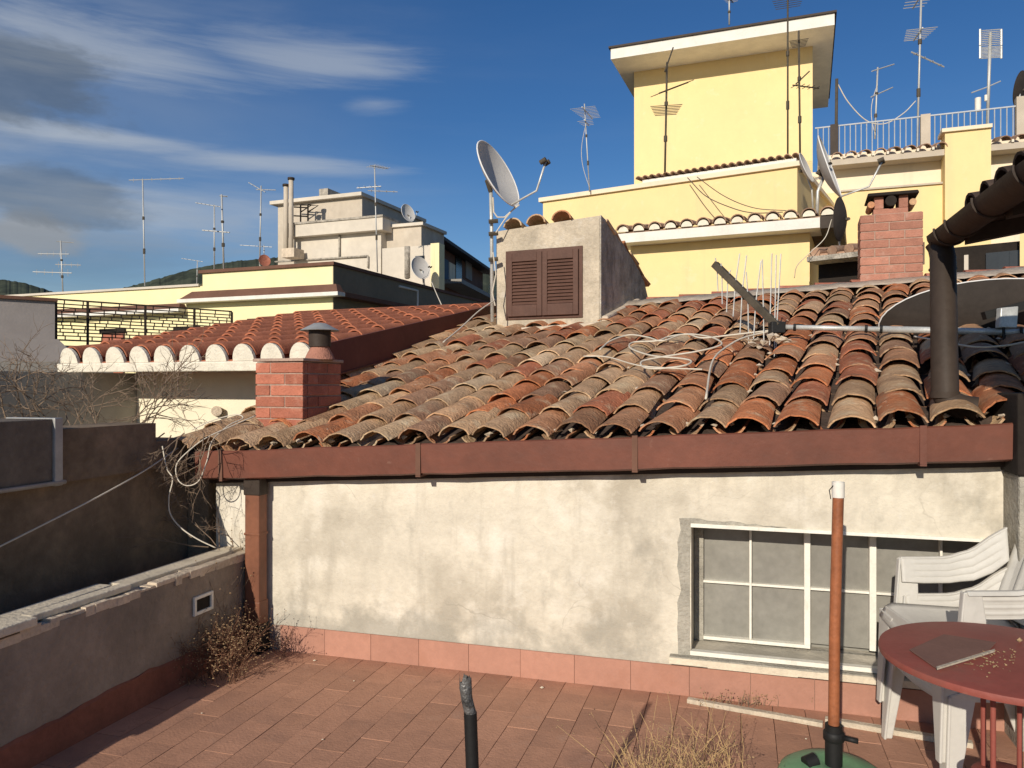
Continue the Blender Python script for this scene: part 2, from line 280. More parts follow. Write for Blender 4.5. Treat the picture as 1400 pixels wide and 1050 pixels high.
def empty(name, loc, label, cat, group=None, az=0):
    o = bpy.data.objects.new(name, None); COL.objects.link(o); o.location = loc; o.rotation_euler = (0, 0, R(-az)); o.empty_display_size = .1
    WM[o] = Matrix.Translation(V(loc)) @ Matrix.Rotation(R(-az), 4, 'Z'); o['label'] = label; o['category'] = cat
    if group: o['group'] = group
    return o
def tag(o, label, cat, group=None):
    o['label'] = label; o['category'] = cat
    if group: o['group'] = group
    return o
def inst(name, me, parent, mw, m=None):      # an object sharing mesh data, placed by its world matrix
    o = bpy.data.objects.new(name, me); COL.objects.link(o); o.parent = parent; o.matrix_local = WM[parent].inverted() @ mw
    WM[o] = mw
    if m: o.material_slots[0].link = 'OBJECT'; o.material_slots[0].material = M[m]
    return o
def mesh_only(mb, name, m, smooth=True, auto=None):
    o = mb.build(name, m, None, smooth, org=(0, 0, 0), auto=auto); me = o.data; bpy.data.objects.remove(o); return me
def cover_tile(r0, r1, ln, th, seg=9, arc=172, fl=.92, zo=0):
    """half-barrel tile: wide end at y=0, narrow end at y=ln, crest up"""
    mb = MB(); prof = []
    for (y, r, lift) in ((0, r0, .016), (ln, r1, 0)):
        for rr in (r, r - th):
            for j in range(seg + 1):
                t = R(90 - arc / 2 + arc * j / seg); prof.append((rr * math.cos(t), y, rr * math.sin(t) * fl + lift + zo))
    n = seg + 1; f = []
    for j in range(seg):
        f += [(j, j + 1, 2 * n + j + 1, 2 * n + j), (n + j, 3 * n + j, 3 * n + j + 1, n + j + 1), (j, n + j, n + j + 1, j + 1), (2 * n + j, 2 * n + j + 1, 3 * n + j + 1, 3 * n + j)]
    f += [(0, 2 * n, 3 * n, n), (seg, n + seg, 3 * n + seg, 2 * n + seg)]
    return mb.add(prof, f)
def axes(o, x, y, z): return Matrix(((x.x, y.x, z.x, o.x), (x.y, y.y, z.y, o.y), (x.z, y.z, z.z, o.z), (0, 0, 0, 1)))
def rj(a): return random.uniform(-a, a)

# ---------------------------------------------------------------- setting: ground, hills, terrace floor
o = MB().add([(-3000, -3000, -9), (3000, -3000, -9), (3000, 3000, -9), (-3000, 3000, -9)], [(0, 1, 2, 3)]).build('ground', 'ground', kind='structure', org=(0, 0, -9))
def hills():
    mb = MB(); D = 900; pts = []
    prof = [(-400, 330), (-200, 352), (-60, 372), (0, 382), (30, 386), (70, 398), (100, 404), (140, 402), (170, 393), (200, 386), (230, 377), (270, 366), (320, 357), (380, 352), (460, 352), (560, 362), (700, 372), (900, 380), (1200, 385), (1800, 380)]
    rnd = random.Random(3)
    xs = [-400 + i * 2.5 for i in range(880)]
    def top(x):
        for (a, ya), (b, yb) in zip(prof, prof[1:]):
            if a <= x <= b: return ya + (yb - ya) * (x - a) / (b - a)
        return 380
    n = len(xs)
    for x in xs: mb.v.append(P(x, top(x) + rnd.uniform(-.8, .6), D))
    for x in xs: q = P(x, top(x), D); mb.v.append(V((q.x * 1.25, q.y + 320, q.z + 12)))
    for x in xs: q = P(x, 525, D - 350); mb.v.append(V((q.x, q.y, -10)))
    for i in range(n - 1): mb.f += [(i, i + 1, n + i + 1, n + i), (2 * n + i, 2 * n + i + 1, i + 1, i)]
    o = mb.build('hills', 'hill', kind='structure', org=(0, D, -10))
hills()
W = Fr((-1.414, 4.64), 16.5)                 # main wall frame: t along wall, b into the house
floor = MB().fbox(W, -.7, 7.5, -8, 2, -.25, -.012).build('terrace_floor', 'floor', kind='structure', org=(0, 0, 0))
ft = mesh_only(MB().box(-.0735, .0735, -.1485, .1485, -.012, 0), 'floor_tile', 'floortile', smooth=False)
b = ft
for i in range(33):
    for j in range(9):
        a = -.17 + .15 * (i + .5); bb = -.012 - .30 * (j + .5) - (.15 if i % 2 else 0)
        ctr = W.p(a, bb, rj(.0012)); mw = Matrix.Translation(ctr) @ Matrix.Rotation(R(-16.5 + rj(.25)), 4, 'Z') @ Matrix.Rotation(rj(.004), 4, 'X')
        inst('floor_tile', ft, floor, mw)
half = mesh_only(MB().box(-.0735, .0735, -.0725, .0725, -.012, 0), 'floor_half_tile', 'floortile', smooth=False)
for i in range(1, 33, 2):
    inst('floor_tile', half, floor, Matrix.Translation(W.p(-.17 + .15 * (i + .5), -.012 - .075, rj(.001))) @ Matrix.Rotation(R(-16.5), 4, 'Z'))

# ---------------------------------------------------------------- the low house with the tiled roof
house = empty('low_house', W.p(0, 0, 0), 'low cream plastered house with weathered terracotta roof and brown gutter', 'house', az=16.5)
WIN = (W.a(945), W.a(1378) + .12, .212, .868)  # window opening
ZE, ZS = 1.25, .054                          # eave height and its rise along the wall
w0, w1 = -.44, 4.7
mb = MB()
mb.fbox(W, w0, WIN[0], 0, .3, -.25, ZE - .12, ZS)
mb.fbox(W, WIN[1], w1, 0, .3, -.25, ZE - .12, ZS)
mb.fbox(W, WIN[0], WIN[1], 0, .3, -.25, WIN[2])
mb.fbox(W, WIN[0], WIN[1], 0, .3, WIN[3], ZE - .12, ZS)
wall = mb.build('wall', 'plaster', house)
mb = MB(); mb.fbox(W, WIN[0] + .001, WIN[1], .299, .32, WIN[2], WIN[3])
mb.build('window_back', 'glass', house)
# cement reveal round the opening
def blob_strip(fr, pts, b, th):
    return [fr.p(a, b, z) for a, z in pts], fr.n.to_3d() * th
rnd = random.Random(5)
pts = []
for i in range(13): z = WIN[2] - .05 + (WIN[3] - WIN[2] + .09) * i / 12; pts.append((WIN[0] - .05 - rnd.uniform(0, .022), z))
for i in range(14): pts.append((WIN[0] - .03 + .5 * i / 13, WIN[3] + .045 - .002 * i + rnd.uniform(-.006, .006)))
for i in range(12): pts.append((WIN[0] + .46 - .46 * i / 11, WIN[3] + .018 + rnd.uniform(-.003, .003)))
for i in range(12): pts.append((WIN[0] - .004 + rnd.uniform(-.004, .003), WIN[3] + .01 - (WIN[3] - WIN[2] + .05) * i / 11))
q, d = blob_strip(W, pts, -.004, .003); MB().slab(q, d).build('cement_patch', 'cement', house)
# window
win = MB().fbox(W, WIN[0] - .002, WIN[1], -.012, .05, WIN[3] - .002, WIN[3] + .026, -.0035).build('window', 'whiteframe', house)
win['label'] = 'wide low window with white muntins and dusty panes'
g = .245
def wpx(x, y, b): return W.az_(x, y, b)
fb0, fb1 = g - .03, g + .012
zt = WIN[3] - .0
aL = W.a(962, g); aM1 = W.a(1026, g); aM2 = W.a(1103, g); aM3 = W.a(1192, g); aR = WIN[1]
zb = W.az_(1030, 873, g)[1]; ztr = W.az_(1030, 798, g)[1]
frame = MB()
frame.fbox(W, WIN[0] + .003, aL, fb0 + .01, fb1, WIN[2] + .003, zt - .003)
frame.fbox(W, aL, aR, fb0 + .012, fb1, zb - .11, zb - .03)
frame.build('window_frame', 'cement', win)
for (a, wd, pr) in ((aM1, .012, 0), (aM2, .030, .006), (aM3, .032, .006), (W.a(1285, g), .012, 0), (W.a(1370, g), .03, .006)):
    MB().fbox(W, a - wd / 2, a + wd / 2, fb0 - pr, fb1 - .002, zb + .001, zt - .004).build('muntin', 'whiteframe', win, bevel=.002)
for a0, a1 in ((aL, aM1 - .006), (aM1 + .006, aM2 - .015), (aM2 + .015, aM3 - .016), (aM3 + .016, W.a(1285, g) - .006), (W.a(1285, g) + .006, W.a(1370, g) - .015)):
    MB().fbox(W, a0, a1, fb0 + .008, fb1 - .004, ztr - .006, ztr + .006).build('transom', 'whiteframe', win)
MB().fbox(W, aL, aM2 + .015, fb0 - .002, fb1, zb - .018, zb).build('sash_rail', 'whiteframe', win, bevel=.002)
edges = [aL, aM1, aM2, aM3, W.a(1285, g), W.a(1370, g)]
for a0, a1 in zip(edges, edges[1:]):
    for z0, z1 in ((zb, ztr), (ztr, zt)):
        t = rj(.004)
        MB().hexa([W.p(a0 + .002, g + .005 + t, z0), W.p(a1 - .002, g + .005 - t, z0), W.p(a1 - .002, g + .009 - t, z0), W.p(a0 + .002, g + .009 + t, z0), W.p(a0 + .002, g + .005 + t, z1), W.p(a1 - .002, g + .005 - t, z1), W.p(a1 - .002, g + .009 - t, z1), W.p(a0 + .002, g + .009 + t, z1)]).build('pane', 'glass', win)
MB().fbox(W, WIN[0] - .005, WIN[1], -.008, .03, WIN[2] - .003, WIN[2] + .018).build('inner_sill', 'whiteframe', win)
sill = MB().fbox(W, W.a(915, -.04), WIN[1] + .1, -.045, .1, .163, .205, -.0).build('sill', 'cement', house, bevel=.006)
# ragged white sill edge
mb = MB(); a = W.a(915, -.05); rnd = random.Random(11)
while a < W.a(915, -.05) + 1.35:
    l = rnd.uniform(.1, .3); mb.fbox(W, a, a + l, -.048 - rnd.uniform(0, .003), -.04, .164 + rnd.uniform(0, .006), .198 + rnd.uniform(0, .005)); a += l
mb.build('sill_edge', 'marble', house)
# skirting tiles
sk = MB().fbox(W, -.13, 4.6, -.006, -.001, -.01, .145).build('skirting', 'brickmortar', house)
skm = mesh_only(MB().box(-.149, .149, -.010, 0, 0, .15), 'skirting_tile', 'skirt', smooth=False)
a = W.a(574) - .3 * 3
while a < 4.5:
    if a > -.2:
        inst('skirting_tile', skm, sk, Matrix.Translation(W.p(a + .15, -.0065 + rj(.001), 0)) @ Matrix.Rotation(R(-16.5), 4, 'Z'))
    a += .3
# gutter (open channel), clips
g0, g1 = W.a(268, -.16), W.a(1389, -.16)
def gut(t): return ZE - .045 + ZS * t
prof = [(-.03, -.01), (-.03, -.15), (-.145, -.155), (-.165, -.145), (-.172, .01), (-.162, .016), (-.156, .01), (-.15, -.138), (-.045, -.138), (-.037, -.01)]
mb = MB(); n = len(prof); gs = 26; rnd = random.Random(44)
for k in range(gs + 1):
    t = g0 + (g1 - g0) * k / gs; dz0 = rnd.uniform(-.003, .003); db = rnd.uniform(-.002, .002)
    mb.v += [W.p(t, b_ + db * (b_ < -.1), gut(t) + z_ + dz0 - .004 * abs(math.sin(k * .72))) for b_, z_ in prof]
for k in range(gs): mb.f += [(k * n + i, k * n + (i + 1) % n, (k + 1) * n + (i + 1) % n, (k + 1) * n + i) for i in range(n)]
mb.f += [tuple(range(n)), tuple(range(gs * n, gs * n + n))]
gutter = mb.build('gutter', 'copper', house)
for x in (302, 572, 868, 1262):
    t = W.a(x, -.17); mb = MB()
    for hw in (.014,):
        mb.hexa([W.p(t + s * hw, b_, gut(t + s * hw) + z_) for z_ in (-.158, .019) for s, b_ in ((-1, -.178), (1, -.178), (1, -.168), (-1, -.168))])
        mb.fbox(W, t - hw, t + hw, -.178, -.03, gut(t) - .166, gut(t) - .1565)
    mb.build('gutter_joint', 'browncorn' if x != 1262 else 'copper', gutter)
MB().fbox(W, g0, g1, -.05, -.002, ZE - .235, ZE - .2, ZS, ZS).build('gutter_flashing', 'darkbrown', gutter)
# downpipe at the left corner
tdp = W.a(350, -.075)
pc = lambda z: W.p(tdp, -.075, z)
def sq(z0, z1, h, nm, m, par_, bev=.008): return MB().fbox(W, tdp - h, tdp + h, -.075 - h * .85, -.075 + h * .85, z0, z1).build(nm, m, par_, bevel=bev)
dp = sq(.30, gut(tdp) - .25, .050, 'downpipe', 'pipebrown', house, .010)
sq(gut(tdp) - .262, gut(tdp) - .14, .056, 'pipe_outlet', 'darkbrown', dp)
sq(.17, .31, .055, 'pipe_collar', 'pipebrown', dp)
sq(.003, .172, .062, 'pipe_foot', 'black', dp)
sq(.70, .715, .0535, 'pipe_band', 'pipebrown', dp, .003)
# ------- roof
AZC = 26.0; ca = V((math.sin(R(AZC)), math.cos(R(AZC)), 0)); SLOPE = .268; DR = 4.05
def roof(t, d): q = W.p(t, 0, ZE + ZS * t + SLOPE * d); return q + ca * d
r0_, r1_ = -.72, 4.75
roofo = MB().hexa([roof(r0_, -.02) - V((0, 0, .13)), roof(r1_, -.02) - V((0, 0, .13)), roof(r1_, DR) - V((0, 0, .13)), roof(r0_, DR) - V((0, 0, .13)), roof(r0_, -.02) - V((0, 0, .035)), roof(r1_, -.02) - V((0, 0, .035)), roof(r1_, DR) - V((0, 0, .035)), roof(r0_, DR) - V((0, 0, .035))]).build('roof', 'tile_dark', house)  # dark deck colour paints in the shade of the voids under the tiles
MB().hexa([roof(r0_, DR) + V((0, 0, -.4)), roof(r1_, DR) + V((0, 0, -.4)), roof(r1_, DR) + ca * 1.5 + V((0, 0, -.4)), roof(r0_, DR) + ca * 1.5 + V((0, 0, -.4)), roof(r0_, DR) + V((0, 0, -.01)), roof(r1_, DR) + V((0, 0, -.01)), roof(r1_, DR) + ca * 1.5 + V((0, 0, -.16)), roof(r0_, DR) + ca * 1.5 + V((0, 0, -.16))]).build('rear_roof', 'tile_far', house)
yv = (ca + V((0, 0, SLOPE))).normalized(); uv = V((W.u.x, W.u.y, ZS)).normalized()
xv = (uv - yv * uv.dot(yv)).normalized(); zv = xv.cross(yv).normalized()
covers = []
for k in range(8):
    ct = cover_tile(.116 + rj(.005), .098 + rj(.004), .43, .009, 10, 134 + rj(7), .80 + rj(.05), -.024)
    for j in range(11):                       # chipped, uneven front edge
        c_ = rj(.007) - (.02 * random.random() if random.random() < .12 else 0)
        ct.v[j].y -= c_; ct.v[11 + j].y -= c_; w_ = rj(.002); ct.v[j].z += w_; ct.v[11 + j].z += w_
    covers.append(mesh_only(ct, 'cover_tile', 'tile_red', auto=60))
covers_p = []
for me in covers:
    c = me.copy(); c.materials.clear(); c.materials.append(M['tile_pale']); covers_p.append(c)
SP = .224; tc0 = W.a(1098, -.06)
i0 = int(math.floor((r0_ + .03 - tc0) / SP)) + 1
cols = [tc0 + SP * i for i in range(i0, i0 + 24) if tc0 + SP * i < 4.62]
DF = 3.28; 
dq = P(678, 440, 7.55)
# dormer frame
DM = Fr(P(678, 440, 7.62), 24.0)
dw = DM.a(820)                                # dormer width
def in_dormer(p):
    r = V((p.x, p.y)) - DM.o; a = r.dot(DM.u); bb = r.dot(DM.n); return .02 < a < dw - .02 and bb > .12
pan = MB(); pm = cover_tile(.100, .088, .43, .010, 7, 130)
rnd = random.Random(21); ntile = 0
for ci, t in enumerate(cols):
    wob = rnd.uniform(-.012, .012)
    for k in range(13):
        d = -.115 + .322 * k + rnd.uniform(-.03, .03) + (rnd.uniform(-.03, .02) if k == 0 else 0)
        base = roof(t + wob + rnd.uniform(-.010, .010), d)
        if in_dormer(base + ca * .2): continue
        jz = Matrix.Rotation(R(rnd.uniform(-4.5, 4.5)), 4, 'Z') @ Matrix.Rotation(R(rnd.uniform(-1.2, 1.0)), 4, 'X') @ Matrix.Rotation(R(rnd.uniform(-4, 4)), 4, 'Y')
        mw = axes(base + zv * (-.004 + rnd.uniform(-.006, .012)), xv, yv, zv) @ jz
        pale = rnd.random() < (.85 - .17 * max(0, t) - .02 * k if t < 3 else .22)
        if t < 2.2 and rnd.random() < .1: pale = False
        inst('roof_tile', rnd.choice(covers_p if pale else covers), roofo, mw); ntile += 1
    for k in range(13):
        d = -.045 + .322 * k + rnd.uniform(-.03, .02)
        base = roof(t + SP / 2 + rnd.uniform(-.01, .01), d)
        if in_dormer(base + ca * .25): continue
        mw = axes(base + zv * .026, xv, yv, zv) @ Matrix.Rotation(R(rnd.uniform(-2, 2)), 4, 'Z') @ Matrix.Rotation(R(180), 4, 'Y') @ Matrix.Translation((0, .43, 0)) @ Matrix.Rotation(R(180), 4, 'Z') @ Matrix.Rotation(R(-1.5), 4, 'X')
        pan.add([mw @ q for q in pm.v], pm.f)
pan.build('pan_tiles', 'tile_pan', roofo, smooth=True, kind='stuff', auto=60)
print('cover tiles', ntile)
# mortar lumps at the eave and along the ridge
mb = MB(); rnd = random.Random(4)
for t in cols:
    for s in (-.075, .075, 0):
        if rnd.random() < .45:
            c = roof(t + SP / 2 + s, -.04 + rnd.uniform(-.02, .05)) + V((0, 0, .012))
            r = rnd.uniform(.012, .03); n0 = len(mb.v); mb.ball(c, r, .6)
            for q in mb.v[n0:]: q += V((rnd.uniform(-.007, .007), rnd.uniform(-.007, .007), rnd.uniform(-.006, .006)))
for k in range(60):
    c = roof(rnd.choice(cols) + SP / 2 + rnd.uniform(-.02, .02), rnd.uniform(.3, 3.4)) + zv * .03
    if in_dormer(c + ca * .2) : continue
    n0 = len(mb.v); mb.ball(c, rnd.uniform(.012, .028), .5)
    for q in mb.v[n0:]: q += V((rnd.uniform(-.008, .008), rnd.uniform(-.008, .008), rnd.uniform(-.004, .004)))
mb.build('mortar_crumbs', 'mortar', roofo, kind='stuff')
mb = MB(); k0 = 60
ring = []
for i in range(k0 + 1):
    t = r0_ + .9 + (r1_ - r0_ - .9) * i / k0; dd = rnd.uniform(-.05, .02)
    ring.append((roof(t, DR - .20 + dd) + zv * .065, roof(t, DR + .02) + zv * (.085 + rnd.uniform(-.006, .006)), roof(t, DR + .12) - V((0, 0, .05))))
for i in range(k0 + 1): mb.v += list(ring[i])
for i in range(k0): a = 3 * i; mb.f += [(a, a + 3, a + 4, a + 1), (a + 1, a + 4, a + 5, a + 2)]
mb.build('ridge_mortar', 'mortar', house, smooth=True)
me = mesh_only(cover_tile(.10, .10, .36, .014, 7, 130), 'ridge_tile', 'tile_new', auto=60)
for i in range(12):
    t = 1.05 + .33 * i
    p = roof(t, DR + .14) - V((0, 0, .02))
    inst('ridge_tile', me, house, axes(p, V((W.n.x, W.n.y, 0)) * -1, V((W.u.x, W.u.y, ZS)).normalized(), V((0, 0, 1))) @ Matrix.Rotation(R(rj(2)), 4, 'Z'), 'brick')
# ------- dormer
zdb = 1.95
def dz(x, y, b=0): return DM.az_(x, y, b)[1]
zl, zr_ = dz(678, 316), dz(820, 294)
mb = MB(); Ld = 1.85
prof_side = [(0, zdb), (0, zr_), (.25, zr_ - .03), (.8, zr_ - .15), (1.3, zr_ - .30), (1.62, zr_ - .42), (1.82, zr_ - .62), (Ld, zdb)]
n = len(prof_side)
for a_, zo in ((0, zl - zr_), (dw, 0)): mb.v += [DM.p(a_, b_, z_ + (zo if i not in (0, n - 1) else 0)) for i, (b_, z_) in enumerate(prof_side)]
mb.f = [tuple(range(n)), tuple(range(n, 2 * n))] + [(i, (i + 1) % n, n + (i + 1) % n, n + i) for i in range(n)]
dorm = mb.build('dormer', 'dirtplaster', house, bevel=.012)
mb = MB(); rnd = random.Random(9)
sp2 = [(b_, z_) for b_, z_ in prof_side]
mb.slab([DM.p(dw + .001, b_, z_ + (0 if i in (0, n - 1) else rnd.uniform(-.01, .01))) for i, (b_, z_) in enumerate(sp2)], DM.u.to_3d() * .012)
mb.build('side_render', 'sidecement', dorm)
cm = mesh_only(cover_tile(.10, .085, .5, .014, 8), 'dormer_tile', 'tile_pale', auto=60)
for i in range(4):
    for k in range(3):
        a = .2 + i * .25
        if i == 3 and k == 0: continue
        bz = [0, .48, .95][k]; zz = zl + (zr_ - zl) * a / dw - [0.03, .09, .20][k]
        tilt = [-.12, -.2, -.28][k]
        y2 = (DM.n.to_3d() + V((0, 0, tilt))).normalized(); x2 = DM.u.to_3d(); z2 = x2.cross(y2).normalized()
        inst('dormer_tile', cm, dorm, axes(DM.p(a + rj(.01), bz - .05, zz + .02), x2, y2, z2) @ Matrix.Rotation(R(rj(3)), 4, 'Z'))
# broken coping pieces down the dormer's right edge
for i, (b_, z_) in enumerate([(.15, -.02), (.45, -.07), (.75, -.13), (1.02, -.205), (1.28, -.29), (1.5, -.37)]):
    y2 = (DM.n.to_3d() + V((0, 0, -.3))).normalized(); x2 = DM.u.to_3d(); z2 = x2.cross(y2).normalized()
    MB().hexa([axes(DM.p(dw - .03 + rj(.01), b_, zr_ + z_ - .01), x2, y2, z2) @ Matrix.Rotation(R(rj(5)), 4, 'Z') @ V(q) for q in [(-.1, 0, 0), (.055, 0, 0), (.055, .3, 0), (-.1, .3, 0), (-.1, 0, .03), (.055, 0, .03), (.055, .3, .03), (-.1, .3, .03)]]).build('coping_tile', 'tile_pale', dorm, bevel=.006)
# flashing at dormer foot
MB().hexa([DM.p(-.02, -.14, 2.06 - .075), DM.p(dw + .02, -.14, 2.10 - .075), DM.p(dw + .02, 0, 2.10 - .075), DM.p(-.02, 0, 2.06 - .075), DM.p(-.02, -.13, 2.205 - .075), DM.p(dw + .02, -.13, 2.245 - .075), DM.p(dw + .02, 0, 2.255 - .075), DM.p(-.02, 0, 2.215 - .075)]).build('dormer_foot', 'mortar', dorm, bevel=.02)
mb = MB(); mb.slab([DM.p(dw + .01, .0, 2.0), DM.p(dw + .01, .0, 2.235), DM.p(dw + .01, 1.2, 2.52), DM.p(dw + .01, 1.2, 2.3)], DM.u.to_3d() * .07); mb.build('side_flashing', 'mortar', dorm, bevel=.02)
# shutters
s0, s1 = DM.a(692), DM.a(797); sz0, sz1 = dz(692, 440) + .015, dz(745, 340)
MB().fbox(DM, s0 - .0, s1, -.014, .0, sz0 - .0, sz1).build('shutter_frame', 'shutter', house, bevel=.004)
wS = (s1 - s0 - .06) / 2
for k in range(2):
    a0 = s0 + .03 + k * wS; a1 = a0 + wS - .004; z0, z1 = sz0 + .03, sz1 - .03
    st = .052
    mb = MB()
    for (p0, p1, q0, q1) in ((a0, a0 + st, z0, z1), (a1 - st, a1, z0, z1), (a0 + st, a1 - st, z0, z0 + .11), (a0 + st, a1 - st, z1 - .085, z1)): mb.fbox(DM, p0, p1, -.045, -.014, q0, q1)
    sh = mb.build('shutter', 'shutter', house, bevel=.004)
    ns = 13
    for i in range(ns):
        z = z0 + .11 + (z1 - .085 - z0 - .11) * (i + .5) / ns; h = (z1 - .085 - z0 - .11) / ns * .80
        MB().hexa([DM.p(a0 + st - .004, -.040, z - h / 2), DM.p(a1 - st + .004, -.040, z - h / 2), DM.p(a1 - st + .004, -.033, z - h / 2), DM.p(a0 + st - .004, -.033, z - h / 2), DM.p(a0 + st - .004, -.024, z + h / 2), DM.p(a1 - st + .004, -.024, z + h / 2), DM.p(a1 - st + .004, -.017, z + h / 2), DM.p(a0 + st - .004, -.017, z + h / 2)]).build('slat', 'shutter', sh)
# ------- brick chimneys
def brick_stack(fr, a0, a1, b0, b1, z0, z1, ncourse, bl, parent, name, m, skip=None):
    core = MB().fbox(fr, a0 + .008, a1 - .008, b0 + .008, b1 - .008, z0 - .25, z1 - .004).build(name, 'brickmortar', parent)
    ch = (z1 - z0) / ncourse; dep = .1
    for c in range(-1, ncourse):
        zz0 = z0 + c * ch; zz1 = zz0 + ch - .009
        def run(lo, hi, ax, off):
            e = lo + (bl / 2 if (c + off) % 2 else bl); s = lo
            while s < hi - .02:
                e = min(e, hi)
                if hi - e < .05: e = hi
                yield s, e
                s = e + .009; e = s + bl
        for s, e in run(a0, a1, 0, 0):
            j = rj(.003); MB().fbox(fr, s, e, b0 + j, b0 + dep * .5, zz0, zz1).build('brick', m, core, bevel=.004)
        for s, e in run(b0 + dep * .5 + .006, b1, 1, 1):
            j = rj(.003); MB().fbox(fr, a1 - dep * .5, a1 + j, s, e, zz0, zz1).build('brick', m, core, bevel=.004)
        for s, e in run(b0 + dep * .5 + .006, b1, 1, 0):
            MB().fbox(fr, a0, a0 + dep * .5, s, e, zz0, zz1).build('brick', m, core, bevel=.004)
    return core
C1 = Fr(P(349, 580, 4.97), 20.0)
c1w = C1.a(414); z1c = C1.az_(349, 492)[1]
ch1 = brick_stack(C1, 0, c1w, 0, .44, 1.31, z1c - .012, 6, .22, house, 'brick_chimney', 'brick')
MB().fbox(C1, -.012, c1w + .012, -.012, .452, z1c - .012, z1c + .008).build('chimney_cap', 'brickmortar', ch1, bevel=.004)
cc = C1.p(c1w * .9, .24, z1c)
prof = [(.10, .005), (.085, .04), (.06, .085), (.055, .12)]
MB().lathe(prof, 20, Matrix.Translation(cc)).build('flue_collar', 'brick2', ch1, smooth=True)
MB().lathe([(.072, .09), (.072, .20), (.06, .20), (.06, .09)], 20, Matrix.Translation(cc)).build('flue_pipe', 'darkbrown', ch1, smooth=True, auto=40)
MB().lathe([(.125, .195), (.128, .199), (.04, .245), (.0, .25), (.0, .247), (.04, .24), (.12, .195)], 24, Matrix.Translation(cc)).build('flue_cowl', 'greymetal', ch1, smooth=True, auto=40)
C2 = Fr(P(1176, 380, 7.45), 21.0)
c2w = C2.a(1262); z2c = C2.az_(1176, 294)[1]; z2b = C2.az_(1176, 386)[1]
ch2 = brick_stack(C2, 0, c2w, 0, .40, z2b, z2c, 8, .25, house, 'brick_chimney', 'brick2')
zc = z2c
MB().fbox(C2, .12, c2w - .12, .05, .36, zc, zc + .055).build('chimney_neck', 'brick2', ch2, bevel=.006)
for a0, a1 in ((.13, .21), (c2w - .20, c2w - .12)):
    for b0, b1 in ((.05, .13), (.28, .36)): MB().fbox(C2, a0, a1, b0, b1, zc + .055, zc + .19).build('chimney_leg', 'brick2', ch2, bevel=.006)
MB().hexa([C2.p(.06, -.02, zc + .17), C2.p(c2w - .03, -.02, zc + .17), C2.p(c2w - .03, .43, zc + .17), C2.p(.06, .43, zc + .17), C2.p(.07, .0, zc + .205), C2.p(c2w - .04, .0, zc + .205), C2.p(c2w - .04, .41, zc + .205), C2.p(.07, .41, zc + .205)]).build('chimney_top', 'dark', ch2, bevel=.01)
MB().tube([C2.p(.27, .0, zc + .118), C2.p(.27, .38, zc + .118)], .05, 16).build('vent_flue', 'dark', ch2, smooth=True, auto=50)
for a in (.10, c2w - .08): MB().tube([C2.p(a, .04, zc + .10), C2.p(a, .36, zc + .10)], .032, 14).build('ridge_roll', 'tile_pale', ch2, smooth=True, auto=50)
MB().fbox(C2, -.05, c2w + .32, -.05, .5, z2b - .2, z2b + .005).build('chimney_foot', 'brick', ch2, bevel=.015)

# ---------------------------------------------------------------- left parapet, ledge and dark boundary wall
PA = Fr(W.p(-.17, 0, 0), 16.5)               # a: right of the parapet face, b: into the picture (<=0 towards us)
PH = .585
par = empty('parapet_wall', PA.p(-.2, -1.5, 0), 'low grey rendered parapet along left side of terrace with red skirting', 'parapet', az=16.5)
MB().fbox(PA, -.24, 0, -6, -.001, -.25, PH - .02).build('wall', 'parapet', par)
rnd = random.Random(8); mb = MB(); b_ = -6.0
while b_ < -.02:                              # crumbled mortar crest
    l = rnd.uniform(.03, .1); mb.fbox(PA, -.06 - rnd.uniform(0, .03), rnd.uniform(-.004, .010), b_, min(b_ + l, -.004), PH - .035 - rnd.uniform(0, .012), PH + rnd.uniform(-.012, .004)); b_ += l * .96
mb.build('crumbled_edge', 'mortar', par)
bb = -6.0
cs = rnd.uniform
for (b0, b1) in ((-.92, -.0),):
    MB().fbox(PA, -.20, -.075, b0, b1 - .004, PH - .022, PH + .016).build('coping_slab', 'marble', par, bevel=.005)
    MB().fbox(PA, -.055, .006, b0 + .1, b1 - .004, PH - .02, PH + .004).build('coping_strip', 'mortar', par, bevel=.005)
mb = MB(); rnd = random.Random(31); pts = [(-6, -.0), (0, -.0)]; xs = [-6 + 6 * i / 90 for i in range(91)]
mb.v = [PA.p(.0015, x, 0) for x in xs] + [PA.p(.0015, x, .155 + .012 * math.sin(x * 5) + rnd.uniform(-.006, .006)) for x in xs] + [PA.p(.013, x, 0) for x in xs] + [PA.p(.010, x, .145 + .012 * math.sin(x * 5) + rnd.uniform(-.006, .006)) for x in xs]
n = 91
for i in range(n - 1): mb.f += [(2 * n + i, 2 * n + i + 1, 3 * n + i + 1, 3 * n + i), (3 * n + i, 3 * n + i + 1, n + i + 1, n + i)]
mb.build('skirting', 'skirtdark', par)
# vent frame on the parapet
bv0, bv1 = [PA.n.dot(V((P(x, 0, 1).x, 1)) * 0 + V((0, 0))) for x in (0, 0)]
def pb(x):                                    # b on the parapet face under column x
    k = (x - 700) / 1050; return (k * PA.o.y - PA.o.x) / (PA.n.x - k * PA.n.y)
b0, b1 = pb(263), pb(289); D0 = PA.p(0, b0, 0).y
z0, z1 = CH - (843 - 525) / 1050 * D0, CH - (817 - 525) / 1050 * D0
mb = MB(); e = .018
for (p0, p1, q0, q1) in ((b0, b0 + e, z0, z1), (b1 - e, b1, z0, z1), (b0 + e, b1 - e, z0, z0 + e), (b0 + e, b1 - e, z1 - e, z1)): mb.fbox(PA, .001, .016, p0, p1, q0, q1)
v_ = mb.build('vent_frame', 'whiteframe', par, bevel=.003)
MB().fbox(PA, .001, .004, b0 + e, b1 - e, z0 + e, z1 - e).build('vent_opening', 'dark', v_)
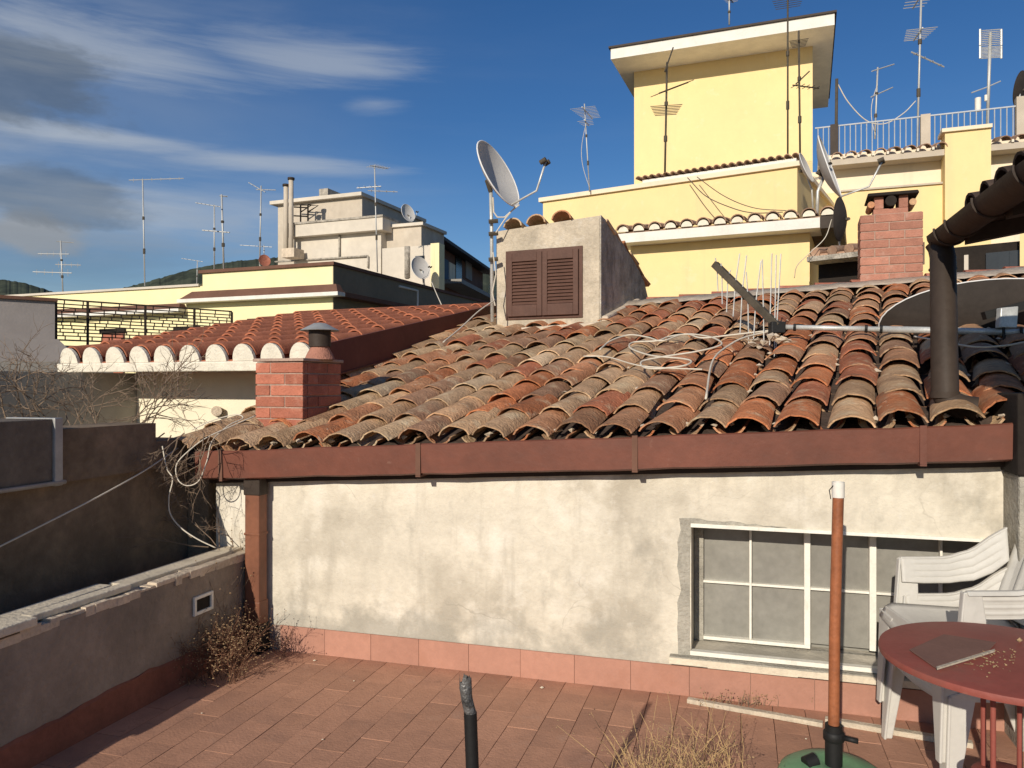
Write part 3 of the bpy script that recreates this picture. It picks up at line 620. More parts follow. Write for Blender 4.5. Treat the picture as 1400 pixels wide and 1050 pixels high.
# loose marble slabs
def slab_obj(name, fr, a0, a1, b0, b1, z0, h, label, m='marble', rot=0):
    c = fr.p((a0 + a1) / 2, (b0 + b1) / 2, z0); Mx = Matrix.Translation(c) @ Matrix.Rotation(R(-fr.az + rot), 4, 'Z')
    w, l = (a1 - a0) / 2, (b1 - b0) / 2
    mb = MB().box(-w, w, -l, l, 0, h); mb.v = [Mx @ q for q in mb.v]
    o = mb.build(name, m, None, bevel=.006, org=c); tag(o, label, 'slab'); return o
bs0, bs1 = pb(12), pb(150)
slab_obj('marble_slab', PA, -.205, -.115, -1.62, -.98, PH - .019, .046, 'long pale marble slab lying on the parapet, behind the dark edged slab', rot=1)
slab_obj('marble_slab', PA, -.10, -.035, -1.50, -.95, PH - .0, .030, 'narrow marble strip with dark side lying along the parapet edge', rot=-1)
slab_obj('marble_slab', PA, -.09, .03, -2.6, -1.53, PH + .004, .038, 'brownish front slab at the left picture edge overhanging the parapet', rot=0)
slab_obj('marble_slab', PA, -.23, -.105, -2.7, -1.66, PH - .019, .03, 'dull slab behind the front slab at left picture edge')
# boundary wall
bw = empty('boundary_wall', PA.p(-.6, -1.5, 0), 'dark stained wall rising behind the left parapet', 'wall', az=16.5)
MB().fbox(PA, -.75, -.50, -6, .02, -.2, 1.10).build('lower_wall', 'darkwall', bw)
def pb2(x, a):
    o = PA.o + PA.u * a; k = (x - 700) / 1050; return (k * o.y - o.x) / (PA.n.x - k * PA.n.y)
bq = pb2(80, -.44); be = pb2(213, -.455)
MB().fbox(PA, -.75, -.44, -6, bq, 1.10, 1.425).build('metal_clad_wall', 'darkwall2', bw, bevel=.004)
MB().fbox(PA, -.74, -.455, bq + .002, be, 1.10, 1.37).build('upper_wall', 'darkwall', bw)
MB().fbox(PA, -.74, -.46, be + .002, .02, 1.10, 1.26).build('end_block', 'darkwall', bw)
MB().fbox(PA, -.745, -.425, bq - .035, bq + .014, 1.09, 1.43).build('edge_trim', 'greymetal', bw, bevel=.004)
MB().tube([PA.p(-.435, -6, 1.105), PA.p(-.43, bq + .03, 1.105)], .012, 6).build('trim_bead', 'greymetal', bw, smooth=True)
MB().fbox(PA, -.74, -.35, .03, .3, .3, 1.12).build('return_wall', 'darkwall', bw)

# ---------------------------------------------------------------- red tiled house on the left
AZR = 22.0
RH = Fr(P(85, 497, 6.75), AZR); zA = 1.79; aB = RH.a(432); LR = 3.37; RS = .187
red = empty('red_tiled_house', RH.p(aB / 2, .4, 0), 'left house with uniform red tiles and white scalloped eave', 'house', az=AZR)
def rr(a, b): return RH.p(a, b, zA + RS * b)
rf = MB().hexa([rr(0, 0) - V((0, 0, .09)), rr(aB, 0) - V((0, 0, .09)), rr(aB, LR) - V((0, 0, .09)), rr(0, LR) - V((0, 0, .09)), rr(0, 0) - V((0, 0, .0)), rr(aB, 0), rr(aB, LR), rr(0, LR)]).build('roof', 'tile_new', red)
SPR = .272
y2 = (RH.n.to_3d() + V((0, 0, RS))).normalized(); x2 = RH.u.to_3d(); z2 = x2.cross(y2).normalized()
cov = mesh_only(cover_tile(.098, .086, .44, .012, 9, 172, 1.15), 'red_cover_tile', 'tile_new', auto=60)
nc = int(aB / SPR)
rnd = random.Random(2)
for i in range(nc + 1):
    a = .12 + i * SPR
    if a > aB - .05: break
    for k in range(10):
        d = .012 + .345 * k
        inst('roof_tile', cov, rf, axes(rr(a + rnd.uniform(-.006, .006), d) + z2 * .012, x2, y2, z2) @ Matrix.Rotation(R(rnd.uniform(-1.2, 1.2)), 4, 'Z'))
    pts = [rr(a + .104 * math.cos(R(q)), -.028) + z2 * (.134 * math.sin(R(q)) - .004) for q in range(0, 181, 15)]
    MB().slab(pts, RH.n.to_3d() * .03).build('scallop', 'scallop', red)
pan2 = MB(); pm2 = cover_tile(.12, .105, .44, .013, 7, 150)
for i in range(nc + 1):
    a = .12 + (i + .5) * SPR
    if a > aB - .05: break
    for k in range(10):
        mw = axes(rr(a, -.0 + .345 * k) + z2 * .075, x2, y2, z2) @ Matrix.Rotation(R(180), 4, 'Y') @ Matrix.Translation((0, .43, 0)) @ Matrix.Rotation(R(180), 4, 'Z')
        pan2.add([mw @ q for q in pm2.v], pm2.f)
pan2.build('pan_tiles', 'tile_new', rf, smooth=True, kind='stuff', auto=60)
MB().hexa([rr(-.02, -.03) - V((0, 0, .085)), rr(aB - .0, -.03) - V((0, 0, .085)), rr(aB - .0, .1) - V((0, 0, .085)), rr(-.02, .1) - V((0, 0, .085)), rr(-.02, -.04) - V((0, 0, .005)), rr(aB, -.04) - V((0, 0, .005)), rr(aB, .1) - V((0, 0, .02)), rr(-.02, .1) - V((0, 0, .02))]).build('eave_moulding', 'scallop', red, bevel=.01)
# dark red verge board and wall below it
mb = MB(); mb.slab([rr(aB + .002, -.05) + V((0, 0, .10)), rr(aB + .002, LR + .05) + V((0, 0, .10)), rr(aB + .002, LR + .05) - V((0, 0, .16)), rr(aB + .002, -.05) - V((0, 0, .16))], x2 * .03); mb.build('verge_board', 'fascia', red)
mb = MB(); mb.slab([rr(aB + .034, -.05) - V((0, 0, .155)), rr(aB + .034, LR + .05) - V((0, 0, .155)), rr(aB + .034, LR + .05) - V((0, 0, .165)), rr(aB + .034, -.05) - V((0, 0, .165))], x2 * .012); mb.build('verge_trim', 'copper', red)
wl0 = RH.a(186, .55)
MB().fbox(RH, wl0, aB - .04, .55, LR + .3, -2, 1.82).build('wall', 'housewall', red)
SW_ = Fr((-3.84, 6.3), 22.0); MB().fbox(SW_, -.25, 0, -2.2, .92, -2, 1.70).build('side_wall', 'greyshade', red)
MB().tube([RH.p(RH.a(110, .25), .25, -1), RH.p(RH.a(110, .25), .25, 1.72)], .018, 8).build('rain_pipe', 'white', red, smooth=True)
px_ = RH.p(RH.a(300, .33), .33, 0); D_ = px_.y
MB().tube([RH.px(296, 562, .6), RH.px(296, 562, .45)], .045, 12).build('pipe_stub', 'mortar', red, smooth=True, auto=50)

# ---------------------------------------------------------------- grey house and terrace railing, far left
GH, gl, gz = level(-160, 394, 75, 408, 13.0)
gho = empty('grey_house', GH.p(gl / 2, .5, -9), 'plain grey flat house at the left picture edge', 'house', az=GH.az)
MB().fbox(GH, 0, gl, .0, 4, -9, gz - .06).build('wall', 'greyhouse', gho)
MB().fbox(GH, -.05, gl + .04, -.06, 4.05, gz - .06, gz).build('roof_slab', 'browncorn', gho)
za = GH.az_(60, 497)[1]
mb = MB(); mb.slab([GH.p(gl * .3, -.02, za), GH.p(gl + .45, -.02, za), GH.p(gl + .02, -.02, za + .45), GH.p(gl * .3, -.02, za + .45)], GH.n.to_3d() * -.25); mb.build('sloped_plinth', 'greyhouse', gho)
MB().fbox(GH, -.5, gl + .7, -1.6, -.28, -9, za).build('lower_wall', 'greyshade', gho)
RL, rl, rz = level(76, 408, 317, 425, 15.1)
ra = empty('terrace_railing', RL.p(rl / 2, 0, 2.4), 'dark iron terrace railing with brick-pattern grille in front of yellow building', 'railing', az=RL.az)
rb = CH + (525 - 467) / 1050 * 15.1
MB().fbox(RL, 0, rl, -.015, .015, rz - .03, rz).build('top_rail', 'darkbrown', ra)
MB().fbox(RL, 0, rl, -.012, .012, rb + .02, rb + .05).build('bottom_rail', 'darkbrown', ra)
for k in range(5): a = rl * [0.002, .16, .47, .76, 1][k]; MB().fbox(RL, a - .02, a + .02, -.02, .02, rb - .1, rz - .03).build('post', 'darkbrown', ra)
mb = MB(); rows = 11; hgt = rz - .03 - rb - .05; rnd = random.Random(6)
for j in range(rows):
    z = rb + .05 + hgt * j / rows
    if j: mb.fbox(RL, 0, rl, -.008, .008, z - .011, z + .011)
    a = rnd.uniform(.05, .2)
    while a < rl: mb.fbox(RL, a - .010, a + .010, -.006, .006, z, z + hgt / rows); a += rnd.uniform(.14, .30) if j < rows - 2 else .34
mb.build('grille', 'darkbrown', ra)
MB().fbox(RL, -.1, rl + .1, -.25, .5, rb - .35, rb - .08).build('terrace_edge', 'greyhouse', ra)

# ---------------------------------------------------------------- left yellow building
YB, yl, yz = level(254, 411, 457, 401, 20.2)
yel = empty('yellow_building', YB.p(yl / 2, 2, -9), 'long pale yellow flat-roofed building with brown cornice behind the railing', 'building', az=YB.az)
aC = YB.a(455); aS = YB.a(277); a00 = YB.a(-40)
zP2 = YB.az_(455, 358)[1]; zP1 = YB.az_(277, 388)[1]
dY = 10.5
MB().fbox(YB, aS, aC, 0, dY, -9, zP2 - .08).build('wall', 'paleyellow', yel)
MB().fbox(YB, a00, aS - .002, .0, dY - .5, -9, zP1 - .06).build('low_wing_wall', 'paleyellow', yel)
MB().fbox(YB, aS - .08, aC + .07, -.07, dY, zP2 - .08, zP2).build('parapet_coping', 'browncorn', yel)
MB().fbox(YB, a00, aS - .085, -.06, dY - .5, zP1 - .06, zP1).build('parapet_coping', 'oldwhite2', yel)
zc1 = yz
MB().fbox(YB, aS - .55, aC + .35, -.32, -.002, zc1 - .09, zc1).build('cornice', 'white', yel)
MB().hexa([YB.p(aS - .5, -.3, zc1), YB.p(aC + .33, -.3, zc1), YB.p(aC + .33, -.003, zc1), YB.p(aS - .5, -.003, zc1), YB.p(aS - .2, -.16, zc1 + .20), YB.p(aC + .2, -.16, zc1 + .20), YB.p(aC + .2, -.003, zc1 + .20), YB.p(aS - .2, -.003, zc1 + .20)]).build('canopy_tiles', 'browncorn', yel)
MB().fbox(YB, aC + .002, aC + .34, -.002, dY * .95, zc1 - .09, zc1 + .02).build('cornice', 'browncorn', yel)
zc0 = YB.az_(180, 427)[1]
MB().fbox(YB, a00, aS - .5, -.32, -.002, zc0 - .08, zc0 + .01).build('cornice', 'white', yel)
MB().hexa([YB.p(a00, -.3, zc0 + .01), YB.p(aS - .5, -.3, zc0 + .01), YB.p(aS - .5, -.003, zc0 + .01), YB.p(a00, -.003, zc0 + .01), YB.p(a00, -.16, zc0 + .16), YB.p(aS - .6, -.16, zc0 + .16), YB.p(aS - .6, -.003, zc0 + .16), YB.p(a00, -.003, zc0 + .16)]).build('canopy_tiles', 'browncorn', yel)
for (x0, x1, y) in ((140, 171, 452), (241, 273, 449), (342, 384, 438)):
    a0, a1 = YB.a(x0), YB.a(x1); z = YB.az_((x0 + x1) / 2, y)[1]
    wn = MB().fbox(YB, a0, a1, -.02, .0, z - 1.5, z).build('window', 'shutter', yel)
    MB().fbox(YB, a0 - .04, a1 + .04, -.07, -.02, z - .06, z + .05).build('lintel', 'dark', wn)
    for k in range(2):
        am = a0 + (a1 - a0) * (k + .5) / 2
        MB().fbox(YB, am - (a1 - a0) * .21, am + (a1 - a0) * .21, -.045, -.021, z - 1.4, z - .10).build('shutter', 'brick', wn)
MB().fbox(YB, aC + .001, aC + .02, .001, dY - .01, -9, zP2 - .082).build('side_wall', 'shadeyellow', yel)  # thin slab over the side, shade painted in as a darker yellow
# thin conduits on its shaded side
MB().tube([YB.p(aC + .03, 3.2, zc1 + .55), YB.p(aC + .03, 4.3, zc1 + .55), YB.p(aC + .03, 4.3, zc1 - .3)], .035, 6).build('white_conduit', 'white', yel)

# ---------------------------------------------------------------- weathered white building
WB, wl_, wz = level(380, 276, 495, 264, 34.0)
wb = empty('white_building', WB.p(3, 2, -9), 'tall weathered whitish building with stepped flat roofs and flue pipes', 'building', az=WB.az)
MB().fbox(WB, 0, wl_, 0, 5.5, -9, wz - .15).build('upper_block', 'oldwhite', wb)
MB().fbox(WB, -.25, wl_ + .12, -.25, 5.6, wz - .15, wz).build('roof_slab', 'oldwhite2', wb)
b1_ = -1.6
def wbx(x, b): return WB.a(x, b)
zM = WB.az_(460, 303, b1_)[1]
MB().fbox(WB, wbx(402, b1_), wbx(521, b1_), b1_, -.003, -9, zM - .552).build('middle_block', 'oldwhite2', wb)
MB().fbox(WB, wbx(400, b1_), wbx(524, b1_ - .3), b1_ - .35, -.003, zM - .55, zM - .06).build('balcony_slab', 'oldwhite2', wb)
MB().fbox(WB, wbx(399, b1_), wbx(525, b1_ - .3), b1_ - .4, -.003, zM - .06, zM + .02).build('balcony_coping', 'sidecement', wb)
b2_ = -1.2
zM2 = WB.az_(545, 311, b2_)[1]
MB().fbox(WB, wbx(521, b2_) + .02, wbx(576, b2_), b2_, .8, -9, zM2).build('right_block', 'oldwhite', wb)
MB().fbox(WB, wbx(518, b2_) + .1, wbx(577, b2_) + .1, b2_ - .12, .8, zM2, zM2 + .12).build('right_roof', 'oldwhite2', wb)
b3_ = -2.2
zM3 = WB.az_(560, 337, b3_)[1]
MB().fbox(WB, wbx(521, b3_) + .05, wbx(590, b3_), b3_, b2_ - .003, -9, zM3).build('low_block', 'oldwhite2', wb)
MB().fbox(WB, wbx(590, b3_) + .01, wbx(602, b3_), b3_ - .1, b3_ + .35, -9, WB.az_(596, 333, b3_)[1]).build('yellow_pier', 'paleyellow', wb)
# shaded wing with pitched roof receding to the right
q0 = P(578, 312, 33.5); q1 = P(665, 346, 46)
a_w = math.degrees(math.atan2(q1.x - q0.x, q1.y - q0.y)); WG = Fr(q0, a_w)
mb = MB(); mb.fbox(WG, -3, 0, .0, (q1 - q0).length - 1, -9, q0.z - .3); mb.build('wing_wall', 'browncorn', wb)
Lw = (q1 - q0).length; MB().hexa([WG.p(-3, -.4, q0.z + .35), WG.p(.7, -.4, q0.z - .35), WG.p(.7, Lw, q0.z - .35), WG.p(-3, Lw, q0.z + .35), WG.p(-3, -.4, q0.z + .55), WG.p(.7, -.4, q0.z - .2), WG.p(.7, Lw, q0.z - .2), WG.p(-3, Lw, q0.z + .55)]).build('wing_roof', 'darkbrown', wb)
for (b0, b1, x0, y0, y1, m) in ((.0, 0, 604, 352, 386, 'blueblind'), (0, 0, 613, 358, 384, 'cream'), (0, 0, 622, 350, 384, 'darkglass'), (0, 0, 636, 345, 380, 'greyshade')):
    k = (x0 - 700) / 1050; bb_ = (k * WG.o.y - WG.o.x) / (WG.n.x - k * WG.n.y); k = (x0 + 8 - 700) / 1050; be_ = (k * WG.o.y - WG.o.x) / (WG.n.x - k * WG.n.y)
    Dm = WG.p(0, bb_, 0).y; MB().fbox(WG, .002, .06, bb_, be_, CH + (525 - y1) / 1050 * Dm, CH + (525 - y0) / 1050 * Dm).build('window', m, wb)
zwin = CH + (525 - 386) / 1050 * 37
MB().fbox(WG, .0, 1.1, 2.5, Lw - 1.5, zwin - .2, zwin).build('balcony', 'greyshade', wb)
MB().fbox(WG, .4, 1.0, Lw - 1.4, Lw - .2, -9, q0.z - 1.0).build('far_pier', 'paleyellow', wb)
for (x, yt) in ((391, 255), (398, 246)):
    MB().tube([WB.px(x, 352, b1_ - .5), WB.px(x, yt, b1_ - .5)], .095, 10).build('flue_pipe', 'oldwhite', wb, smooth=True)
    MB().tube([WB.px(x, yt, b1_ - .5), WB.px(x, yt - 3, b1_ - .5)], .14, 10).build('flue_cap', 'darkbrown', wb, smooth=True)
MB().fbox(WB, wbx(386, b1_ - .8), wbx(403, b1_ - .8), b1_ - .85, b1_ - .2, WB.az_(395, 357, b1_)[1], WB.az_(395, 345, b1_)[1]).build('flue_base', 'mortar', wb)
for x0, y0, x1, y1 in ((464, 316, 464, 352), (376, 358, 503, 350), (503, 350, 503, 366), (557, 337, 557, 380)):
    MB().tube([WB.px(x0, y0, b3_ if x0 > 520 else b1_ - .06), WB.px(x1, y1, b3_ if x0 > 520 else b1_ - .06)], .04 if x0 != 557 else .12, 6).build('wall_pipe', 'sidecement', wb, smooth=True)
mb = MB()
for x in (411, 421): mb.tube([WB.px(x, 304, -.5), WB.px(x, 280, -.5)], .035, 4); mb.tube([WB.px(x, 280, -.5), WB.px(x + 14, 281, -.5), WB.px(x, 290, -.5)], .035, 4)
for y in (284, 296): mb.tube([WB.px(402, y - 1, -.5), WB.px(421, y, -.5)], .03, 4)
mb.build('roof_rail', 'dark', wb)
MB().fbox(WB, WB.a(425), WB.a(437), .6, 1.8, wz, wz + .55).build('roof_chimney', 'sidecement', wb)
MB().fbox(WB, wbx(568, b3_ - .03), wbx(580, b3_ - .03), b3_ - .05, b3_, WB.az_(574, 366, b3_)[1], WB.az_(574, 350, b3_)[1]).build('window', 'darkglass', wb)

# ---------------------------------------------------------------- yellow tower building (behind the roof)
EV, el, ez = level(857, 319, 1121, 297, 10.8)
tow = empty('tower_building', EV.p(el / 2, 2, -9), 'bright yellow building with square penthouse tower and white eaves', 'building', az=EV.az)
ea0, ea1 = EV.a(858), el
# front wall under white eave
MB().fbox(EV, EV.a(862, .3), EV.a(1107, .3), .3, 3.2, -9, ez - .10).build('front_wall', 'yellow', tow)
MB().fbox(EV, -.15, el, -.0, .6, ez - .13, ez).build('white_eave', 'white', tow)
MB().hexa([EV.p(-.15, .02, ez - .0), EV.p(el + .25, .02, ez), EV.p(el + .25, 3.3, ez), EV.p(-.15, 3.3, ez), EV.p(-.15, .02, ez + .02), EV.p(el + .25, .02, ez + .02), EV.p(el + .25, 3.3, ez + .5), EV.p(-.15, 3.3, ez + .5)]).build('lean_roof', 'tile_far', tow)
MB().fbox(EV, el + .003, el + .28, .01, 3.0, ez - .14, ez + .03).build('side_soffit', 'darkbrown', tow)  # dark brown colour stands in for the soffit's shade at the eave corner
etl = mesh_only(cover_tile(.095, .085, .5, .014, 7), 'eave_tile', 'tile_far', auto=60)
yE = (EV.n.to_3d() + V((0, 0, .15))).normalized(); xE = EV.u.to_3d(); zE = xE.cross(yE).normalized()
a = -.05
while a < el + .2:
    for k in range(2): inst('eave_tile', etl, tow, axes(EV.p(a + rj(.01), -.03 + .42 * k, ez + .025 + .063 * k), xE, yE, zE) @ Matrix.Rotation(R(rj(3)), 4, 'Z'))
    pts = [EV.p(a + .075 * math.cos(R(q)), -.012, ez + .022 + .075 * math.sin(R(q))) for q in range(0, 181, 20)]
    MB().slab(pts, EV.n.to_3d() * .02).build('tile_plug', 'scallop', tow)
    a += .222
# terrace block above it
TB, tl, tz = level(741, 271, 1090, 221, 13.2)
MB().fbox(TB, .02, tl, 0, 5.5, -9, tz - .07).build('terrace_block', 'yellow', tow)
MB().fbox(TB, -.04, tl + .05, -.05, 5.5, tz - .07, tz).build('terrace_coping', 'cream', tow)
# tiled strip at the foot of the tower
ts0, ts1 = TB.a(884, .3), TB.a(1092, .3)
MB().fbox(TB, ts0, ts1, .12, .62, tz + .002, tz + .09).build('strip_base', 'white', tow)
stt = mesh_only(cover_tile(.05, .045, .5, .01, 5), 'strip_tile', 'tile_far', auto=60)
a = ts0 - .05; yT = (TB.n.to_3d() + V((0, 0, .12))).normalized(); xT = TB.u.to_3d(); zT = xT.cross(yT).normalized()
while a < ts1: inst('strip_tile', stt, tow, axes(TB.p(a, .06, tz + .09), xT, yT, zT)); a += .115
# tower
TW, twl, twz = level(835, 64, 1141, 15, 16.5)
bT = .85
ta0, ta1 = TW.a(867, bT), TW.a(1111, bT)
zsof = TW.az_(835, 81)[1]
MB().fbox(TW, ta0, ta1, bT, bT + 3.2, 2, zsof + .002).build('tower_wall', 'yellow', tow)
MB().fbox(TW, 0, twl, 0, bT + 3.9, zsof, twz - .04).build('tower_roof', 'white', tow)
MB().fbox(TW, -.04, twl + .04, -.04, bT + 3.95, twz - .04, twz).build('roof_edge', 'darkbrown', tow)
# dark porch between front wall and right chimney
DP, dl, dz_ = level(1105, 352, 1215, 340, 9.6)
po = empty('dark_porch', DP.p(dl / 2, .5, 1), 'dark opening under small tiled roof left of the right chimney', 'porch', az=DP.az)
MB().fbox(DP, 0, dl, .35, .6, 1, dz_ - .02).build('shaded_opening', 'dark', po)  # near-black sheet, the porch's inner shade put into its colour
MB().fbox(DP, -.0, dl, -.05, .3, dz_ - .06, dz_).build('gutter', 'sidecement', po)
MB().hexa([DP.p(0, 0, dz_ + .002), DP.p(dl, 0, dz_ + .002), DP.p(dl, 1.6, dz_ + .002), DP.p(0, 1.6, dz_ + .002), DP.p(0, 0, dz_ + .03), DP.p(dl, 0, dz_ + .03), DP.p(dl, 1.6, dz_ + .3), DP.p(0, 1.6, dz_ + .3)]).build('porch_roof', 'tile_far', po)
for i in range(6): MB().tube([DP.p(.1 + .2 * i, -.03, dz_ + .05), DP.p(.1 + .2 * i, .6, dz_ + .14)], .06, 8).build('roof_tile', 'tile_far', po, smooth=True, auto=50)

# ---------------------------------------------------------------- right cream building with roof terrace
CB, cl, cz = level(1115, 216, 1290, 199, 13.5)
cre = empty('cream_building', CB.p(cl / 2, 1, -9), 'cream and yellow building with roof terrace and blue-white railing at right', 'building', az=CB.az)
aE = CB.a(1470)
MB().fbox(CB, CB.a(1090, .35), aE, .35, 6, -9, cz - .16).build('upper_wall', 'cream', cre)
MB().fbox(CB, .05, aE, .0, 1.0, cz - .16, cz - .06).build('eave_slab', 'oldwhite', cre)
MB().fbox(CB, .05, aE, .5, 6, cz - .06, cz + .16).build('terrace_kerb', 'cream', cre)
lz = CB.az_(1220, 253, .1)[1]
MB().fbox(CB, CB.a(1085, .2), CB.a(1294, .2), .2, .348, -9, lz - .03).build('lower_wall', 'yellow', cre)
MB().fbox(CB, CB.a(1150, .17), CB.a(1294, .17), .16, .349, lz - .03, lz).build('ledge', 'oldwhite', cre)
MB().fbox(CB, CB.a(1292, -.05), CB.a(1355, -.05), -.05, .347, -9, CB.az_(1325, 178, -.05)[1]).build('pier', 'yellow', cre)
MB().fbox(CB, CB.a(1288, -.1), CB.a(1357, -.1), -.1, .36, CB.az_(1325, 178, -.05)[1], CB.az_(1325, 178, -.05)[1] + .06).build('pier_cap', 'cream', cre)
yC = (CB.n.to_3d() + V((0, 0, .3))).normalized(); xC = CB.u.to_3d(); zC = xC.cross(yC).normalized()
a = .12
while a < aE:
    if CB.a(1288, -.05) < a < CB.a(1358, -.05): a += .228; continue
    inst('eave_tile', etl, cre, axes(CB.p(a, -.06, cz - .055), xC, yC, zC) @ Matrix.Rotation(R(rj(3)), 4, 'Z')); 
    MB().fbox(CB, a + .095, a + .13, -.03, .3, cz - .058, cz - .01).build('eave_plug', 'scallop', cre)
    a += .228
tr = empty('terrace_handrail', CB.p(cl, .62, cz + .16), 'thin white vertical-bar railing on the cream building roof terrace', 'railing', az=CB.az)
zr0, zr1 = cz + .16, CB.az_(1265, 157, .6)[1]
MB().fbox(CB, .0, aE, .603, .627, zr1 - .03, zr1 - .008).build('top_rail', 'railblue', tr)
mb = None; a = .05; bm_ = mesh_only(MB().box(-.0065, .0065, -.0065, .0065, 0, zr1 - .03 - zr0), 'baluster', 'railblue', smooth=False)
while a < aE - .05:
    inst('baluster', bm_, tr, Matrix.Translation(CB.p(a, .615, zr0))); a += .09
for x in (1140, 1265, 1396):
    a = CB.a(x, .6); MB().fbox(CB, a - (.06 if x < 1200 else .075), a + .075, .55, .70, zr0, zr1 + (.0 if x != 1396 else .12)).build('pillar', 'oldwhite' if x > 1200 else 'darkbrown', tr)
# glazed veranda far right
VR, vl, vz = level(1300, 338, 1420, 326, 8.6)
ver = empty('glazed_veranda', VR.p(vl / 2, .3, 1), 'dark glazed veranda with grey panes behind the brown downpipe', 'veranda', az=VR.az)
vb = VR.az_(1350, 386)[1]
MB().fbox(VR, -.15, vl, .05, .8, 1, vz).build('frame', 'dark', ver)
for x in (1322, 1352, 1368, 1384): MB().fbox(VR, VR.a(x) - .03, VR.a(x) + (.08 if x > 1340 else .01), .015, .049, vb, vz - .1).build('pane', 'darkglass' if x > 1340 else 'oldwhite2', ver)
MB().fbox(VR, VR.a(1396), VR.a(1396) + .5, -.1, .6, 1, vz + .1).build('side_wall', 'yellow', ver)

# ---------------------------------------------------------------- right neighbour's brown eave, gutter and downpipe
NE = Fr(P(1268, 330, 3.95), 16.5)            # runs towards us along -n
nei = empty('brown_eave', NE.p(1.5, -2, -.2), 'dark brown overhanging eave with gutter at right edge, above the roof', 'eave', az=16.5)
zg = CH + (525 - 322) / 1050 * 3.95
Lb = -3.2
def hp(a, b, z): return NE.p(a, b, z)
# half-round gutter
pts = [(.0 + .075 * math.cos(R(q)), .0 + .075 * math.sin(R(q))) for q in range(180, 361, 18)]
mb = MB(); n = len(pts)
for b_ in (.02, Lb):
    mb.v += [hp(.075 + x, b_, zg + z) for x, z in pts] + [hp(.075 + x * .94, b_, zg + z * .94) for x, z in pts[::-1]]
m_ = 2 * n; mb.f = [(i, (i + 1) % m_, m_ + (i + 1) % m_, m_ + i) for i in range(m_)] + [tuple(range(m_)), tuple(range(m_, 2 * m_))]
gt = mb.build('gutter', 'darkbrown', nei, smooth=True, auto=40)
MB().slab([hp(.075 + x, .021, zg + z) for x, z in pts], NE.n.to_3d() * .006).build('gutter_end', 'darkbrown', gt)
for b_ in (-.15, -.36, -.8, -1.3):
    MB().tube([hp(.075 + .079 * math.cos(R(q)), b_, zg + .079 * math.sin(R(q))) for q in range(175, 366, 15)], .006, 5).build('gutter_strap', 'darkbrown', gt)
# boarded soffit, roof deck, tiles
MB().hexa([hp(.10, 0, zg - .02), hp(1.8, 0, zg + .28), hp(1.8, Lb, zg + .28), hp(.10, Lb, zg - .02), hp(.10, 0, zg + .03), hp(1.8, 0, zg + .34), hp(1.8, Lb, zg + .34), hp(.10, Lb, zg + .03)]).build('roof_deck', 'darkbrown', nei)
tN = mesh_only(cover_tile(.10, .083, .42, .014, 8), 'eave_cover_tile', 'tile_red', auto=60)
yN = (NE.u.to_3d() + V((0, 0, .18))).normalized(); xN = -NE.n.to_3d(); zN = xN.cross(yN).normalized()
for i in range(13):
    for k in range(2): inst('roof_tile', tN, nei, axes(hp(.09 + .33 * k, -.45 - i * .215, zg + .0 + .06 * k), xN, yN, zN) @ Matrix.Rotation(R(rj(3)), 4, 'Z'), 'tile_dark')
for i in range(5):
    MB().hexa([hp(.12, -.2 - i * .6, zg - .09), hp(1.5, -.2 - i * .6, zg + .15), hp(1.5, -.28 - i * .6, zg + .15), hp(.12, -.28 - i * .6, zg - .09), hp(.12, -.2 - i * .6, zg - .02), hp(1.5, -.2 - i * .6, zg + .225), hp(1.5, -.28 - i * .6, zg + .225), hp(.12, -.28 - i * .6, zg - .02)]).build('rafter', 'darkbrown', nei)
pa = P(1289, 352, 3.90); pbm = P(1292, 541, 3.66); pz = P(1310, 548, 3.90)
dpp = MB().tube([P(1281, 330, 3.95), P(1286, 338, 3.94), pa, pbm, pbm + V((.015, -.01, -.03)), pbm + V((.06, -.03, -.055)), pbm + V((.115, -.06, -.065))], .060, 16).build('downpipe', 'darkbrown', nei, smooth=True, auto=50)
MB().tube([pbm + V((0, 0, .02)), pbm + V((0, 0, -.01))], .064, 16).build('pipe_collar', 'darkbrown', dpp, smooth=True, auto=50)
MB().lathe([(.064, -.006), (.066, .0), (.064, .006)], 16, Matrix.Translation(pa + V((0, 0, -.06)))).build('pipe_clip', 'darkbrown', dpp, smooth=True)
# wall end at the right of the gutter
ew = empty('end_pier', W.p(W.a(1396, -.15) + .2, -.3, 0), 'dark rendered pier closing the gutter at the right picture edge', 'pier', az=16.5)
ae = W.a(1388, -.2)
MB().fbox(W, ae + .012, ae + .5, -.21, .35, -.1, 1.2).build('lower_pier', 'cement', ew, bevel=.01)
MB().fbox(W, ae - .0, ae + .52, -.23, .30, 1.2, 1.56).build('dark_top', 'dark', ew, bevel=.01)

